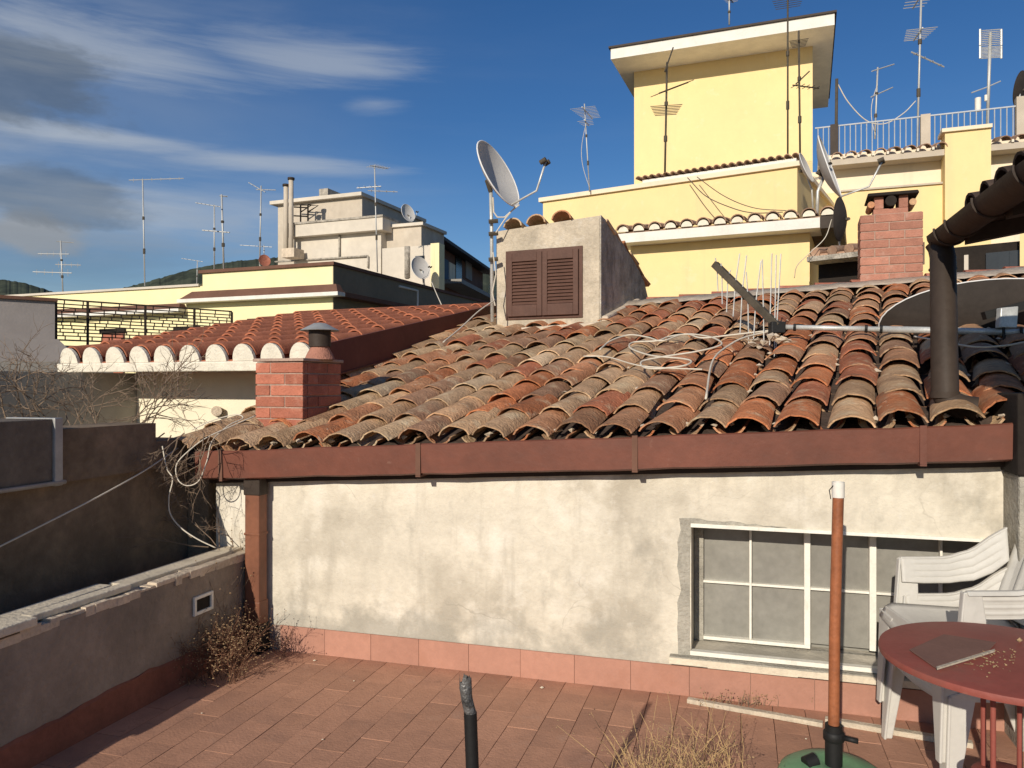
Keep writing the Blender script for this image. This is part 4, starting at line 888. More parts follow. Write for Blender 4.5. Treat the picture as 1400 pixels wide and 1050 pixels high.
# ================================================================ antennas, dishes, cables, plants, furniture
def jit(p, s): return V((p.x + rj(s), p.y + rj(s), p.z + rj(s)))
def antenna(label, base, top, D, booms, r=None, m='antenna', extra=None, cable=False):
    """base/top in picture columns at depth D; booms: (frac, az, tilt, length, n, elem length, vertical elements)"""
    b0 = P(base[0], base[1], D); b1 = P(top[0], top[1], D); r = r or D * .00085
    o = empty('tv_antenna', b0, label, 'antenna', 'rooftop aerials')
    MB().tube([b0, b1], r, 6).build('mast', m, o, smooth=True)
    ln = (b1 - b0).length
    for (fr, az, tilt, L, n, el_, vert) in booms:
        c = b0.lerp(b1, fr); d = V((math.sin(R(az)) * math.cos(R(tilt)), math.cos(R(az)) * math.cos(R(tilt)), math.sin(R(tilt))))
        side = V((0, 0, 1)) if vert else V((d.y, -d.x, 0)).normalized()
        s0 = c - d * L * .25; e0 = c + d * L * .75
        bo = MB().tube([s0, e0], r * .75, 5).build('boom', m, o)
        mb = MB()
        for i in range(n):
            q = s0.lerp(e0, (i + .5) / n); w = el_ * (1 - .35 * i / max(1, n))
            mb.tube([q - side * w / 2, q + side * w / 2], r * .38, 4)
        if n: mb.build('elements', m, bo)
    for f_, h_ in ((.3, .05), (.62, .03)): MB().tube([b0.lerp(b1, f_), b0.lerp(b1, f_) + V((0, 0, ln * h_))], r * 1.8, 6).build('clamp', 'antennadark', o)
    if cable:
        pts = [b0.lerp(b1, .75) + V((0, -.02, 0))] + [b0.lerp(b1, .75 - .7 * i / 10) + V((-cable * math.sin(math.pi * i / 10) , -.02, 0)) for i in range(1, 11)]
        MB().tube(pts, r * .4, 4).build('feed_cable', 'cable', o)
    return o
antenna('three-boom aerial at the far left above the pale parapet', (86, 402), (83, 329), 26, [(.98, 60, 0, .5, 0, .2, 0), (.75, -75, 3, 1.3, 5, .2, 1), (.4, -80, 3, 1.5, 5, .25, 1), (.55, 80, 0, .8, 4, .2, 1)])
antenna('tallest lone T-shaped aerial over the left yellow parapet', (198, 391), (195, 245), 22, [(.995, 82, 4, 1.5, 6, .12, 1)], cable=0)
antenna('slim aerial with one slanting boom next to the knotted mast', (293, 370), (293, 280), 20.5, [(.985, -70, 12, .85, 6, .1, 0)])
antenna('knotted mast aerial on the yellow parapet, right of its slim twin', (306, 368), (303, 266), 20.6, [(.5, -75, 7, .85, 6, .1, 0), (.98, 70, 0, .2, 2, .1, 0)], r=.024)
antenna('aerial with upward slanting boom beside the red dish', (355, 362), (357, 254), 20.0, [(.95, -60, 28, .7, 5, .1, 0), (.95, 85, 0, .5, 4, .1, 0)])
antenna('small faint aerial low above the stepped parapet', (269, 388), (270, 356), 23, [(.98, -75, 10, .75, 5, .12, 0)], r=.013)
antenna('low double boom aerial right behind the red dish', (361, 356), (361, 335), 22, [(.9, -80, 5, 1.0, 5, .12, 0)], r=.013)
antenna('mast aerial standing before the weathered white building', (516, 372), (512, 226), 26, [(.99, 40, 5, .8, 7, .5, 0), (.80, -75, 0, .9, 4, .4, 0), (.76, 80, 0, 1.0, 4, .4, 0)])
antenna('grid-topped aerial with looped cable left of the tower', (806, 262), (799, 142), 12.6, [(.93, 20, 3, .7, 9, .42, 0), (.80, 20, 0, .3, 4, .25, 0)], cable=.10)
antenna('brown log-periodic aerial leaning before the yellow tower', (909, 240), (912, 85), 12.3, [(.97, 40, 60, .55, 0, .2, 0), (.75, 55, 26, .75, 8, .45, 0), (.60, 10, 0, .5, 7, .50, 0)], m='antennadark', r=.017)
antenna('tall aerial with fan of rods passing the tower roof', (1077, 218), (1077, -10), 12.0, [(.99, 20, 5, .8, 9, .55, 0)], r=.014, m='antennadark')
antenna('grid aerial beside the tower corner with slanting boom', (1094, 222), (1092, 42), 11.8, [(.92, 20, 0, .3, 6, .28, 0), (.62, 60, 40, .4, 0, .1, 0), (.58, 70, 2, .5, 5, .2, 0)], r=.015, m='antennadark')
antenna('white hooked mast aerial on the roof terrace', (1196, 190), (1200, 92), 15, [(.97, 60, 22, .75, 5, .12, 0), (.62, 60, 25, .75, 5, .1, 0)], r=.016, cable=.1)
antenna('highest terrace aerial with many crossbars', (1254, 200), (1260, -25), 15, [(.92, 15, 4, .9, 6, .55, 0), (.70, 15, 4, .7, 7, .55, 0), (.55, 75, -15, .8, 4, .1, 0)], r=.02)
antenna('aerial behind the tower roof with hanging pale boxes', (997, 34), (997, -20), 18.5, [(.7, 30, 5, .5, 6, .35, 0)], r=.02)
# panel antenna
o = empty('panel_antenna', P(1350, 170, 15), 'double flat mesh panel aerial at the right of the terrace', 'antenna', 'rooftop aerials')
MB().tube([P(1350, 170, 15), P(1354, 45, 15)], .03, 8).build('mast', 'antenna', o, smooth=True)
for (y0, y1) in ((41, 61), (64, 79)):
    mb = MB()
    for i in range(9): y = y0 + (y1 - y0) * i / 8; mb.tube([P(1340, y + 1, 15.05), P(1369, y - 1, 14.9)], .009, 4)
    for x in (1340, 1369): mb.tube([P(x, y0 - 1, 15), P(x, y1 + 1, 15)], .022, 5)
    mb.build('mesh_panel', 'galv', o)
MB().tube([P(1328, 127, 15), P(1350, 119, 15), P(1368, 111, 15)], .012, 5).build('boom', 'antenna', o)
MB().tube([P(1337, 152, 14.9), P(1337, 134, 14.9)], .055, 10).build('amplifier', 'white', o, smooth=True, auto=50)
MB().tube([P(1348, 138, 14.9), P(1348, 130, 14.9)], .03, 8).build('junction_box', 'white', o, smooth=True, auto=50)

def dish(label, c, R_, nrm, feet, D, m='dish', arm=True, up=V((0, 0, 1)), back=None, armdir=None):
    c = V(c); n_ = V(nrm).normalized(); x = up.cross(n_).normalized(); y = n_.cross(x); Mx = axes(c, x, y, n_)
    root = empty('satellite_dish', feet[-1] if feet else c, label, 'satellite dish', 'satellite dishes')
    dep = R_ * .26; prof = [(R_ * k / 10, dep * (k / 10) ** 2 - dep) for k in range(0, 11)]
    prof[0] = (.0005, -dep)
    mb = MB(); mb.lathe([(r * 1.0, z) for r, z in prof], 32, Mx @ Matrix.Diagonal((.93, 1, 1, 1))); 
    mb.lathe([(r, z - .012) for r, z in prof][::-1], 32, Mx @ Matrix.Diagonal((.93, 1, 1, 1)))
    rf_ = mb.build('reflector', m, root, smooth=True, recalc=False)
    MB().tube([Mx @ V((R_ * .93 * math.cos(2 * math.pi * j / 32), R_ * math.sin(2 * math.pi * j / 32), -.004)) for j in range(33)], R_ * .022, 6, cap=False).build('rim', 'dishrim' if m == 'dish' else m, rf_, smooth=True)
    if back: MB().lathe([(r, z - .016) for r, z in prof], 32, Mx @ Matrix.Diagonal((.93, 1, 1, 1))).build('back_shell', back, rf_, smooth=True)
    if arm:
        s0 = Mx @ V((0, -R_ * .98, -.01)); fx = Mx @ V((0, -R_ * .45, R_ * 1.35)); md = Mx @ V((0, -R_ * 1.02, R_ * .8))
        pts = [s0, s0.lerp(md, .6), md, md.lerp(fx, .35) + (md - fx) * .05, fx]
        am = MB().tube(pts, R_ * .028, 8).build('feed_arm', 'galv', root, smooth=True)
        for k in (-1, 1):
            q = fx + x * k * R_ * .11; MB().tube([q + n_ * R_ * .06, q - n_ * R_ * .12], R_ * .065, 10).build('feed_horn', 'antennadark', am, smooth=True, auto=50)
    if feet:
        MB().tube(feet, max(R_ * .05, D * .0012), 8).build('mast', 'galv', root, smooth=True)
        bk_ = c - n_ * (dep + .05)
        MB().tube([c - n_ * dep, bk_, feet[0]], R_ * .07, 8).build('bracket', 'antennadark', root)
    return root
# the big dish by the dormer
DD = 7.45
c0 = P(682, 237, DD)
big = dish('large grey satellite dish on a pole beside the dormer', c0, .355, (.80, -.42, .40), [P(671, 262, DD + .1), P(672, 310, DD + .1), P(673, 440, DD + .1)], DD)
mb = MB(); 
for y in (303, 320, 355): mb.tube([P(668, y, DD + .05), P(681, y - 1, DD + .05)], .022, 6)
mb.build('pole_clamp', 'antennadark', big)
mb = MB(); mb.tube([P(674, 270, DD), P(675, 290, DD), P(680, 297, DD), P(690, 297, DD), P(700, 288, DD), P(710, 280, DD)], .007, 5); mb.tube([P(678, 318, DD), P(690, 300, DD), P(706, 281, DD)], .006, 5); mb.tube([P(674, 345, DD - .1), P(678, 375, DD - .1), P(673, 400, DD - .1), P(677, 418, DD - .1)], .006, 5)
mb.build('coax_cable', 'cable', big)
dish('white satellite dish on the low white block, left of the yellow pier', P(575, 366, 27.6), .42, (.62, -.70, .25), [P(577, 370, 27.7), P(580, 392, 27.8)], 29)
dish('small white satellite dish on top of the white building', P(558, 291, 33), .40, (.72, -.6, .25), [P(560, 296, 33.1), P(561, 309, 33.1)], 33)
dish('small reddish satellite dish on the yellow parapet', P(362, 356, 20), .16, (.5, -.8, .25), [P(360, 358, 20.1), P(360, 363, 20.1)], 20, m='brick', arm=False)
dish('large pale dish seen almost edge-on right of the tower', P(1135, 228, 10.2), .44, (.93, -.54, .34), [P(1127, 240, 10.3), P(1118, 262, 10.3), P(1117, 297, 10.3)], 10, arm=True)
dish('smaller pale dish seen edge-on directly below the tower corner', P(1103, 229, 10.6), .22, (.86, -.62, .38), [P(1101, 235, 10.7), P(1110, 260, 10.7), P(1112, 295, 10.7)], 10, arm=True)
dish('brown dish seen from the side at the end of the white eave', P(1147, 300, 9.6), .27, (-.80, .62, .05), [P(1146, 305, 9.7), P(1147, 325, 9.7), P(1148, 352, 9.7)], 9.6, m='dishbrown', arm=False)
dish('grey dish on the terrace at the right picture edge', P(1394, 122, 14.6), .33, (-.6, .7, .2), [P(1394, 124, 14.5), P(1394, 150, 14.5)], 14.6, m='dishbrown', arm=False)
# fallen dish on the roof at right
fd = empty('fallen_dish', P(1320, 440, 5.1), 'big brown satellite dish tipped over on the roof behind the downpipe', 'satellite dish', 'satellite dishes')
cF = P(1352, 438, 5.25); nF = V((.10, .62, .60)).normalized(); xF = V((1, -.12, .06)); xF = (xF - nF * xF.dot(nF)).normalized(); yF = nF.cross(xF); MF = axes(cF, xF, yF, nF)
prof = [(.0005, -.16)] + [(.70 * k / 12, .16 * (k / 12) ** 2 - .16) for k in range(1, 13)]
S_ = Matrix.Diagonal((1, .50, 1, 1))
mb = MB(); mb.lathe(prof, 40, MF @ S_); mb.lathe([(r, z - .012) for r, z in prof][::-1], 40, MF @ S_)
rfd = mb.build('reflector', 'dishbrown', fd, smooth=True, recalc=False)
MB().tube([MF @ S_ @ V((.705 * math.cos(2 * math.pi * j / 40), .705 * math.sin(2 * math.pi * j / 40), -.004)) for j in range(41)], .005, 6, cap=False).build('rim', 'dishrim', rfd, smooth=True)
MB().bar(P(1345, 432, 4.9), P(1420, 412, 4.85), .06, .05).build('feed_arm', 'black', fd)
# fallen aerial
DA = 5.35
fa = empty('fallen_antenna', P(1062, 447, DA), 'toppled aerial with dark square boom and long pale mast lying across the roof', 'antenna')
m0, m1 = P(1066, 447, DA), P(1415, 455, 4.75)
MB().tube([m0, m0.lerp(m1, .42)], .018, 10).build('mast', 'galv', fa, smooth=True)
MB().tube([m0.lerp(m1, .42), m1], .023, 10).build('mast_sleeve', 'galv', fa, smooth=True)
for f in (.06, .36, .42): MB().tube([m0.lerp(m1, f), m0.lerp(m1, f + .012)], .026, 8).build('mast_clamp', 'black', fa)
b0, b1 = P(1064, 446, DA - .02), P(977, 361, DA + .35)
bo = MB().bar(b0, b1, .05, .05).build('boom', 'antennadark', fa, bevel=.004)
mb = MB()
el_spec = [(.96, 4, 34, -4, 1), (.88, 3, 45, -2, 1), (.78, 2, 48, 6, 1), (.66, 40, 44, 10, 1), (.55, 48, 60, 10, 1), (.46, 30, 76, -4, 1), (.34, 60, 62, 12, 1), (.22, 75, 70, -3, 1), (.12, 95, 62, 4, 1), (.05, 100, 85, 3, 1), (.02, 105, 90, 9, 1)]
for (f, upx, dnx, lean, _) in el_spec:
    q = b0.lerp(b1, f); k = q.y / 1050
    mb.tube([q + V((lean * k * .6, 0, (upx * .85 + 8) * k)), q, q + V((-lean * k * .3, 0, -dnx * k))], .0045, 5)
mb.build('elements', 'galv', bo)
MB().box(-.05, .05, -.04, .04, -.045, .035).build('bracket', 'black', fa, local=True, bevel=.008)
bx = P(1380, 437, 4.78)
mb = MB(); mb.slab([bx + V((-.06, 0, -.05)), bx + V((.05, 0, -.05)), bx + V((.065, .01, .085)), bx + V((-.045, .01, .075))], (0, .05, 0)); mb.build('mount_plate', 'galv', fa, bevel=.006)
for dx in (-.05, .06): MB().tube([bx + V((dx, -.02, -.05)), bx + V((dx, -.03, -.15)), bx + V((dx, .08, -.15))], .009, 6).build('u_bolt', 'black', fa)
# rubble where the mast went through the roof
mb = MB(); rnd = random.Random(14)
for i in range(16):
    c = P(1050 + rnd.uniform(-28, 30), 462 + rnd.uniform(-8, 16), DA - .12); n0 = len(mb.v); mb.ball(c, rnd.uniform(.02, .05), .5)
    for q in mb.v[n0:]: q += V((rnd.uniform(-.015, .015), rnd.uniform(-.015, .015), rnd.uniform(-.01, .01)))
tag(mb.build('mortar_rubble', 'mortar'), 'broken mortar lumps on the roof under the toppled aerial bracket', 'rubble')['kind'] = 'stuff'

# ---------------------------------------------------------------- cables
def spline(pts, n=8):
    out = []; p = [V(q) for q in pts]; p = [p[0] * 2 - p[1]] + p + [p[-1] * 2 - p[-2]]
    for i in range(1, len(p) - 2):
        for k in range(n):
            t = k / n; out.append(.5 * ((2 * p[i]) + (-p[i - 1] + p[i + 1]) * t + (2 * p[i - 1] - 5 * p[i] + 4 * p[i + 1] - p[i + 2]) * t * t + (-p[i - 1] + 3 * p[i] - 3 * p[i + 1] + p[i + 2]) * t ** 3))
    out.append(p[-2]); return out
def cable(label, pts, r, m='cable'):
    o = MB().tube(spline(pts), r, 6).build('cable', m, None, smooth=True); tag(o, label, 'cable', 'loose cables'); return o
def on_roof(x, y):                            # point of the roof surface (on the tile crests) under a picture point
    lo, hi = -.1, 4.2
    for _ in range(40):
        md = (lo + hi) / 2; k = (x - 700) / 1050
        o = V((W.o.x, W.o.y)) + V((ca.x, ca.y)) * md; t = (k * o.y - o.x) / (W.u.x - k * W.u.y); q = roof(t, md)
        yy = 525 - (q.z + .125 - CH) / q.y * 1050
        if yy > y: lo = md
        else: hi = md
    return q + V((0, 0, .125))
cable('thin cable hanging slack from the roof corner to the left edge', [P(-20, 757, 3.40), P(60, 717, 3.66), P(140, 676, 3.97), P(200, 642, 4.33), P(244, 612, 4.72)], .0042)
cable('pale cable loops dangling over the left gutter end', [P(350, 568, 4.75), P(318, 582, 4.6), P(285, 597, 4.5), P(262, 613, 4.45), P(242, 634, 4.42), P(243, 655, 4.42), P(256, 664, 4.42), P(272, 657, 4.43), P(283, 630, 4.46), P(290, 603, 4.5), P(312, 582, 4.6), P(332, 572, 4.7), P(322, 567, 4.75), P(290, 575, 4.72), P(262, 588, 4.7)], .0036)
cable('cable trailing from the gutter end down to the parapet slab', [P(222, 610, 4.5), P(228, 640, 4.45), P(236, 655, 4.43), P(231, 680, 4.42), P(233, 703, 4.42), P(248, 722, 4.42), P(270, 737, 4.42), P(295, 749, 4.45)], .004)
cable('white cable looped in a figure on the middle of the roof', [on_roof(*q) for q in ((965, 545), (975, 492), (1000, 470), (1022, 460), (1055, 452), (1000, 458), (960, 462), (940, 457), (915, 460), (898, 466), (866, 468), (862, 476), (890, 486), (930, 490), (945, 494), (935, 500), (900, 504), (880, 502), (878, 494), (905, 488), (950, 481), (980, 474), (986, 468), (968, 460), (935, 457), (905, 466), (885, 461), (860, 458), (835, 466), (820, 478))], .0065)
cable('long thin cable trailing off the loops towards the eave', [on_roof(*q) for q in ((798, 487), (830, 488), (870, 499), (910, 503), (960, 505))], .005)
cable('white wire running across the shaded tiles behind the downpipe', [on_roof(*q) for q in ((1250, 460), (1285, 466), (1330, 474), (1370, 473), (1400, 468))], .006)
cable('cable slung from the dormer foot down along the red verge', [P(677, 410, 7.3), P(655, 425, 7.0), P(630, 448, 6.6), P(606, 468, 6.2)], .006)
cable('cable drooping between the mast and terrace rail', [P(1144, 112, 14.8), P(1160, 140, 14.8), P(1185, 165, 14.8), P(1210, 169, 14.8), P(1235, 155, 14.8), P(1252, 138, 14.8)], .01)
cable('thin cable curving over the yellow terrace wall', [P(940, 243, 11.7), P(965, 268, 11.3), P(1000, 284, 10.7), P(1030, 291, 10.2), P(1070, 290, 9.95)], .007, 'cabledark')
cable('second curve of cable over the yellow terrace wall', [P(953, 242, 11.6), P(990, 268, 10.9), P(1030, 284, 10.3), P(1075, 288, 10.0)], .006, 'cabledark')
cable('cable drooping from the white eave corner', [P(1137, 300, 9.5), P(1128, 325, 9.4), P(1108, 345, 9.4), P(1090, 363, 9.5), P(1086, 380, 9.6)], .005)
cable('loose cable hanging on the left yellow facade', [P(355, 362, 19.4), P(360, 372, 19.4), P(380, 378, 19.3), P(402, 370, 19.2), P(410, 363, 19.2)], .012)
cable('cable descending the shaded side of the yellow building', [P(590, 385, 19), P(597, 402, 18), P(606, 422, 17)], .012)
# thin post at the terrace rail
MBp = MB().tube([P(1143, 195, 14.7), P(1144, 108, 14.7)], .03, 8)
tag(MBp.build('rail_mast', 'antennadark', None, smooth=True), 'dark bare post at the left end of the terrace handrail', 'post')

# ---------------------------------------------------------------- furniture
def rail_band(mb, out, y0, th): mb.slab([V((x, y0, z)) for x, z in out], (0, th, 0))
def make_chair(name, label, loc, az, group):
    """white resin armchair, front towards local +x"""
    o = bpy.data.objects.new(name, None); COL.objects.link(o); o.location = loc; o.rotation_euler = (0, 0, R(az)); o.empty_display_size = .1
    WM[o] = Matrix.Translation(V(loc)) @ Matrix.Rotation(R(az), 4, 'Z'); tag(o, label, 'chair', group)
    def sheet(fn, nu, nv, nm, th=.010):
        mb = MB()
        for i in range(nu + 1):
            for j in range(nv + 1): mb.v.append(V(fn(i / nu, j / nv)))
        for i in range(nu):
            for j in range(nv): a = i * (nv + 1) + j; mb.f.append((a, a + 1, a + nv + 2, a + nv + 1))
        p = mb.build(nm, 'chair', o, smooth=True, local=True)
        s = p.modifiers.new('solid', 'SOLIDIFY'); s.thickness = th; s.offset = 0
        return p
    def seat(u, v):
        x = -.22 + .49 * u; y = (v - .5) * (.44 + .10 * u); z = .425 + .012 * u - .035 * math.sin(math.pi * v) * (1 - .5 * u) + .0
        if u > .9: z -= .055 * ((u - .9) / .1) ** 2
        z += .012 * (abs(v - .5) * 2) ** 4
        return x, y, z
    sheet(seat, 20, 16, 'seat')
    def back(u, v):
        w = .225 + .03 * math.sin(u * math.pi * .55); y = (v - .5) * 2 * w
        x = -.20 - .13 * u - .05 * (1 - (2 * v - 1) ** 2) * (.4 + .6 * u); z = .43 + .40 * u - .05 * u * abs(2 * v - 1) ** 2.5
        if .12 < u < .9: x += .010 * (1 if math.sin(v * math.pi * 13) > .2 else 0)
        return x, y, z
    sheet(back, 24, 52, 'backrest', .008)
    for s in (-1, 1):
        def arm(u, v, s=s):                   # broad side band: front post -> rail -> sweep up into the back
            xs = [.175, .08, -.03, -.13, -.20, -.26]; zt_ = [.650, .652, .655, .690, .755, .80]; zb_ = [.545, .542, .545, .560, .600, .66]
            f = u * 5; i = min(4, int(f)); k = f - i; k2 = k * k * (3 - 2 * k) if i in (2, 3) else k
            x = xs[i] + (xs[i + 1] - xs[i]) * k; a = zt_[i] + (zt_[i + 1] - zt_[i]) * k; b_ = zb_[i] + (zb_[i + 1] - zb_[i]) * k
            yo = .285 - .05 * max(0, u - .5) * 2
            z = a + (b_ - a) * v; y = yo - .018 * v + (.0035 if math.sin(v * 26) > .55 and .1 < u < .92 else 0)
            return x, s * y, z
        sheet(arm, 30, 26, 'armrest', .009)
        mb = MB()                             # rolled top flange
        pr = [arm(i / 14, 0) for i in range(15)]
        for i, q in enumerate(pr): mb.v += [V((q[0], q[1] + s * .022, q[2] - .012)), V((q[0], q[1] + s * .012, q[2] + .004)), V((q[0], q[1] - s * .006, q[2] + .004)), V((q[0], q[1] - s * .006, q[2] - .006))]
        for i in range(14):
            for k in range(4): a = 4 * i + k; b_ = 4 * i + (k + 1) % 4; mb.f.append((a, b_, b_ + 4, a + 4))
        mb.f += [(0, 1, 2, 3), (56, 57, 58, 59)]
        mb.build('arm_flange', 'chair', o, local=True, bevel=.003)
        # front leg: angle section, post up to the arm
        mb = MB()
        mb.slab([V((.275, s * .275, 0)), V((.235, s * .275, 0)), V((.16, s * .272, .40)), V((.10, s * .272, .44)), V((.10, s * .276, .54)), V((.12, s * .284, .648)), V((.185, s * .285, .650)), V((.20, s * .277, .44)), V((.262, s * .275, .42))], (0, s * .012, 0))
        mb.slab([V((.277, s * .297, 0)), V((.277, s * .262, 0)), V((.268, s * .205, .33)), V((.264, s * .16, .41)), V((.264, s * .297, .42))], (-.012, 0, 0))
        mb.slab([V((.205, s * .292, .43)), V((.205, s * .262, .43)), V((.188, s * .265, .648)), V((.188, s * .297, .648))], (-.010, 0, 0))
        mb.build('leg', 'chair', o, local=True, bevel=.005)
        mb = MB()                             # rear leg
        mb.slab([V((-.335, s * .245, 0)), V((-.30, s * .245, 0)), V((-.17, s * .25, .36)), V((-.13, s * .25, .42)), V((-.25, s * .25, .44))], (0, s * .012, 0))
        mb.slab([V((-.337, s * .257, 0)), V((-.337, s * .218, 0)), V((-.252, s * .13, .40)), V((-.250, s * .257, .44))], (.012, 0, 0))
        mb.build('leg', 'chair', o, local=True, bevel=.005)
    mb = MB()
    mb.slab([V((.255, -.262, .44)), V((.255, .262, .44)), V((.262, .20, .385)), V((.262, 0, .37)), V((.262, -.20, .385))], (-.012, 0, 0))
    for s in (-1, 1): mb.slab([V((.25, s * .262, .44)), V((-.22, s * .235, .43)), V((-.2, s * .235, .385)), V((.24, s * .262, .39))], (0, s * .01, 0))
    mb.build('apron', 'chair', o, local=True, bevel=.005)
    return o
CX, CY = 1.93, 3.17
make_chair('garden_chair', 'white resin garden chair at the bottom of the stack by the window', (CX, CY, 0), 176, 'stacked garden chairs')
make_chair('garden_chair', 'white resin garden chair on top of the stack by the window', (CX - .02, CY + .005, .165), 176, 'stacked garden chairs')
# round table
TX, TY, TZ = 1.61, 2.50, .715
tb = empty('round_table', (TX, TY, 0), 'round red metal table with rod legs in front of the chairs', 'table')
MB().lathe([(.0005, .0), (.36, .0), (.375, -.004), (.378, -.014), (.376, -.024), (.366, -.026), (.362, -.012), (.0005, -.012)], 64, Matrix.Translation((TX, TY, TZ))).build('table_top', 'tablered', tb, smooth=True, auto=40)
for k in range(4):
    a = R(28 + 90 * k); c_, s_ = math.cos(a), math.sin(a)
    pts = [V((TX + c_ * .24, TY + s_ * .24, .010)), V((TX + c_ * .16, TY + s_ * .16, .05)), V((TX + c_ * .085, TY + s_ * .085, .15)), V((TX + c_ * .075, TY + s_ * .075, .26)), V((TX + c_ * .075, TY + s_ * .075, .5)), V((TX + c_ * .075, TY + s_ * .075, TZ - .02))]
    MB().tube(spline(pts, 4), .0085, 10).build('leg', 'tablered', tb, smooth=True)
MB().lathe([(.0005, .232), (.095, .232), (.10, .236), (.10, .244), (.095, .248), (.0005, .248)], 28, Matrix.Translation((TX, TY, .08))).build('lower_plate', 'tablered', tb, smooth=True, auto=40)
# brown board and crumbs on the table
q = [P(1236, 890, 2.52), P(1332, 868, 2.72), P(1372, 884, 2.58), P(1278, 915, 2.34)]
def ontab(x, y, z=TZ + .003): D = (CH - z) * 1050 / (y - 525); return V(((x - 700) / 1050 * D, D, z))
mb = MB(); mb.slab([ontab(1243, 889), ontab(1290, 868), ontab(1362, 879), ontab(1352, 890), ontab(1279, 914)], (0, 0, .003)); tag(mb.build('board', 'card', None, bevel=.001), 'thin brown board lying on the red table', 'board')
mb = MB(); mb.slab([ontab(1280, 913.5, TZ + .0075), ontab(1360, 889, TZ + .0075), ontab(1360, 891.5, TZ + .0075), ontab(1281, 916, TZ + .0075)], (0, 0, .005)); tag(mb.build('wood_strip', 'wood', None), 'thin pale strip along the near edge of the table board', 'strip')
mb = MB(); rnd = random.Random(12)
for i in range(60):
    x = rnd.gauss(1358, 20); y = 903 + rnd.gauss(0, 9) - (x - 1358) * .1
    p = ontab(x, y, TZ + .004)
    if (p.xy - V((TX, TY))).length > .34: continue
    mb.ball(p, rnd.uniform(.002, .006), .6)
    if rnd.random() < .25: mb.tube([p, p + V((rnd.uniform(-.03, .03), rnd.uniform(-.03, .03), .004))], .001, 3)
mb.ball(ontab(1394, 875, TZ + .008), .011, .8)
o = mb.build('crumbs', 'seed', None); tag(o, 'dry plant crumbs scattered on the red table', 'debris'); o['kind'] = 'stuff'
# parasol base with pole
UX, UY = 1.29, 3.08
ub = empty('parasol_stand', (UX, UY, 0), 'green resin parasol base holding a rust-brown pole with white tip', 'parasol stand')
MB().lathe([(.0005, .06), (.06, .085), (.10, .082), (.17, .058), (.205, .035), (.215, .012), (.212, .0), (.0005, .0)], 40, Matrix.Translation((UX, UY, 0))).build('base', 'green', ub, smooth=True, auto=50)
MB().tube([(UX, UY, .05), (UX, UY, .235)], .033, 16).build('socket', 'black', ub, smooth=True, auto=50)
MB().lathe([(.034, .17), (.040, .175), (.040, .205), (.034, .21)], 16, Matrix.Translation((UX, UY, 0))).build('socket_collar', 'black', ub, smooth=True, auto=50)
MB().tube([(UX + .032, UY - .02, .19), (UX + .075, UY - .05, .19)], .011, 8).build('clamp_screw', 'black', ub, smooth=True)
pt_ = P(1146, 680, UY); MB().tube([(UX, UY, .2), (UX + .004, UY, .6), (pt_.x, UY, pt_.z)], .0215, 16).build('pole', 'rustpole', ub, smooth=True, auto=50)
MB().lathe([(.024, 0), (.024, .062), (.020, .062), (.020, .01)], 16, Matrix.Translation((pt_.x, UY, pt_.z))).build('pole_tip', 'white', ub, smooth=True, auto=50)
MB().tube([V((pt_.x - .02, UY - .005, pt_.z + .05)), V((pt_.x - .04, UY - .01, pt_.z + .03)), V((pt_.x - .034, UY - .01, pt_.z - .005))], .002, 5).build('wire_hook', 'black', ub)
MB().tube([(UX - .115, UY - .005, .077), (UX - .07, UY + .005, .090)], .030, 12).build('filler_cap', 'black', ub, smooth=True, auto=50)
# black stump
SX, SY = -.118, 2.03
st = empty('black_stump', (SX + .02, SY, 0), 'cut-off black metal post with bare torn top in the foreground', 'post')
tp = P(643, 974, SY)
MB().tube([(SX + .035, SY, 0), tp], .0175, 14).build('post', 'black', st, smooth=True, auto=50)
t2 = P(637, 925, SY)
rnd = random.Random(3); mb = MB(); seg = 14; base = tp; d_ = (t2 - tp)
ring = []
for i in range(7):
    f = i / 6; c = tp.lerp(t2, f) + V((-.005 * math.sin(f * 3) , 0, 0)); rr_ = .0165 * (1 - .12 * f)
    for j in range(seg):
        a = 2 * math.pi * j / seg; z = rnd.uniform(-.022, .014) if i == 6 else 0
        sq = .75 if f > .5 else 1
        mb.v.append(c + V((math.cos(a) * rr_ * (1.1 if f > .5 else 1), math.sin(a) * rr_ * sq, z)))
for i in range(6):
    for j in range(seg): a = i * seg + j; b_ = i * seg + (j + 1) % seg; mb.f.append((a, b_, b_ + seg, a + seg))
mb.build('torn_top', 'stumpmetal', st, smooth=True)
MB().lathe([(.0005, .0), (.16, .0), (.16, .02), (.03, .035), (.0005, .035)], 24, Matrix.Translation((SX + .035, SY, 0))).build('foot_plate', 'black', st, smooth=True, auto=40)
# pale batten lying along the wall foot
b0, b1 = P(940, 957, 1), P(1195, 1003, 1)
def onfl(x, y, z=0): D = (CH - z) * 1050 / (y - 525); return V(((x - 700) / 1050 * D, D, z))
mb = MB(); mb.bar(onfl(940, 957, .012), onfl(1125, 990, .012), .035, .022); tag(mb.build('batten', 'wood', None, bevel=.003), 'pale wooden batten on the floor under the window sill', 'batten')
mb = MB(); mb.bar(onfl(1128, 984, .012), onfl(1330, 1018, .012), .04, .024); tag(mb.build('batten', 'wood', None, bevel=.003), 'second batten on the floor behind the parasol pole and chairs', 'batten')
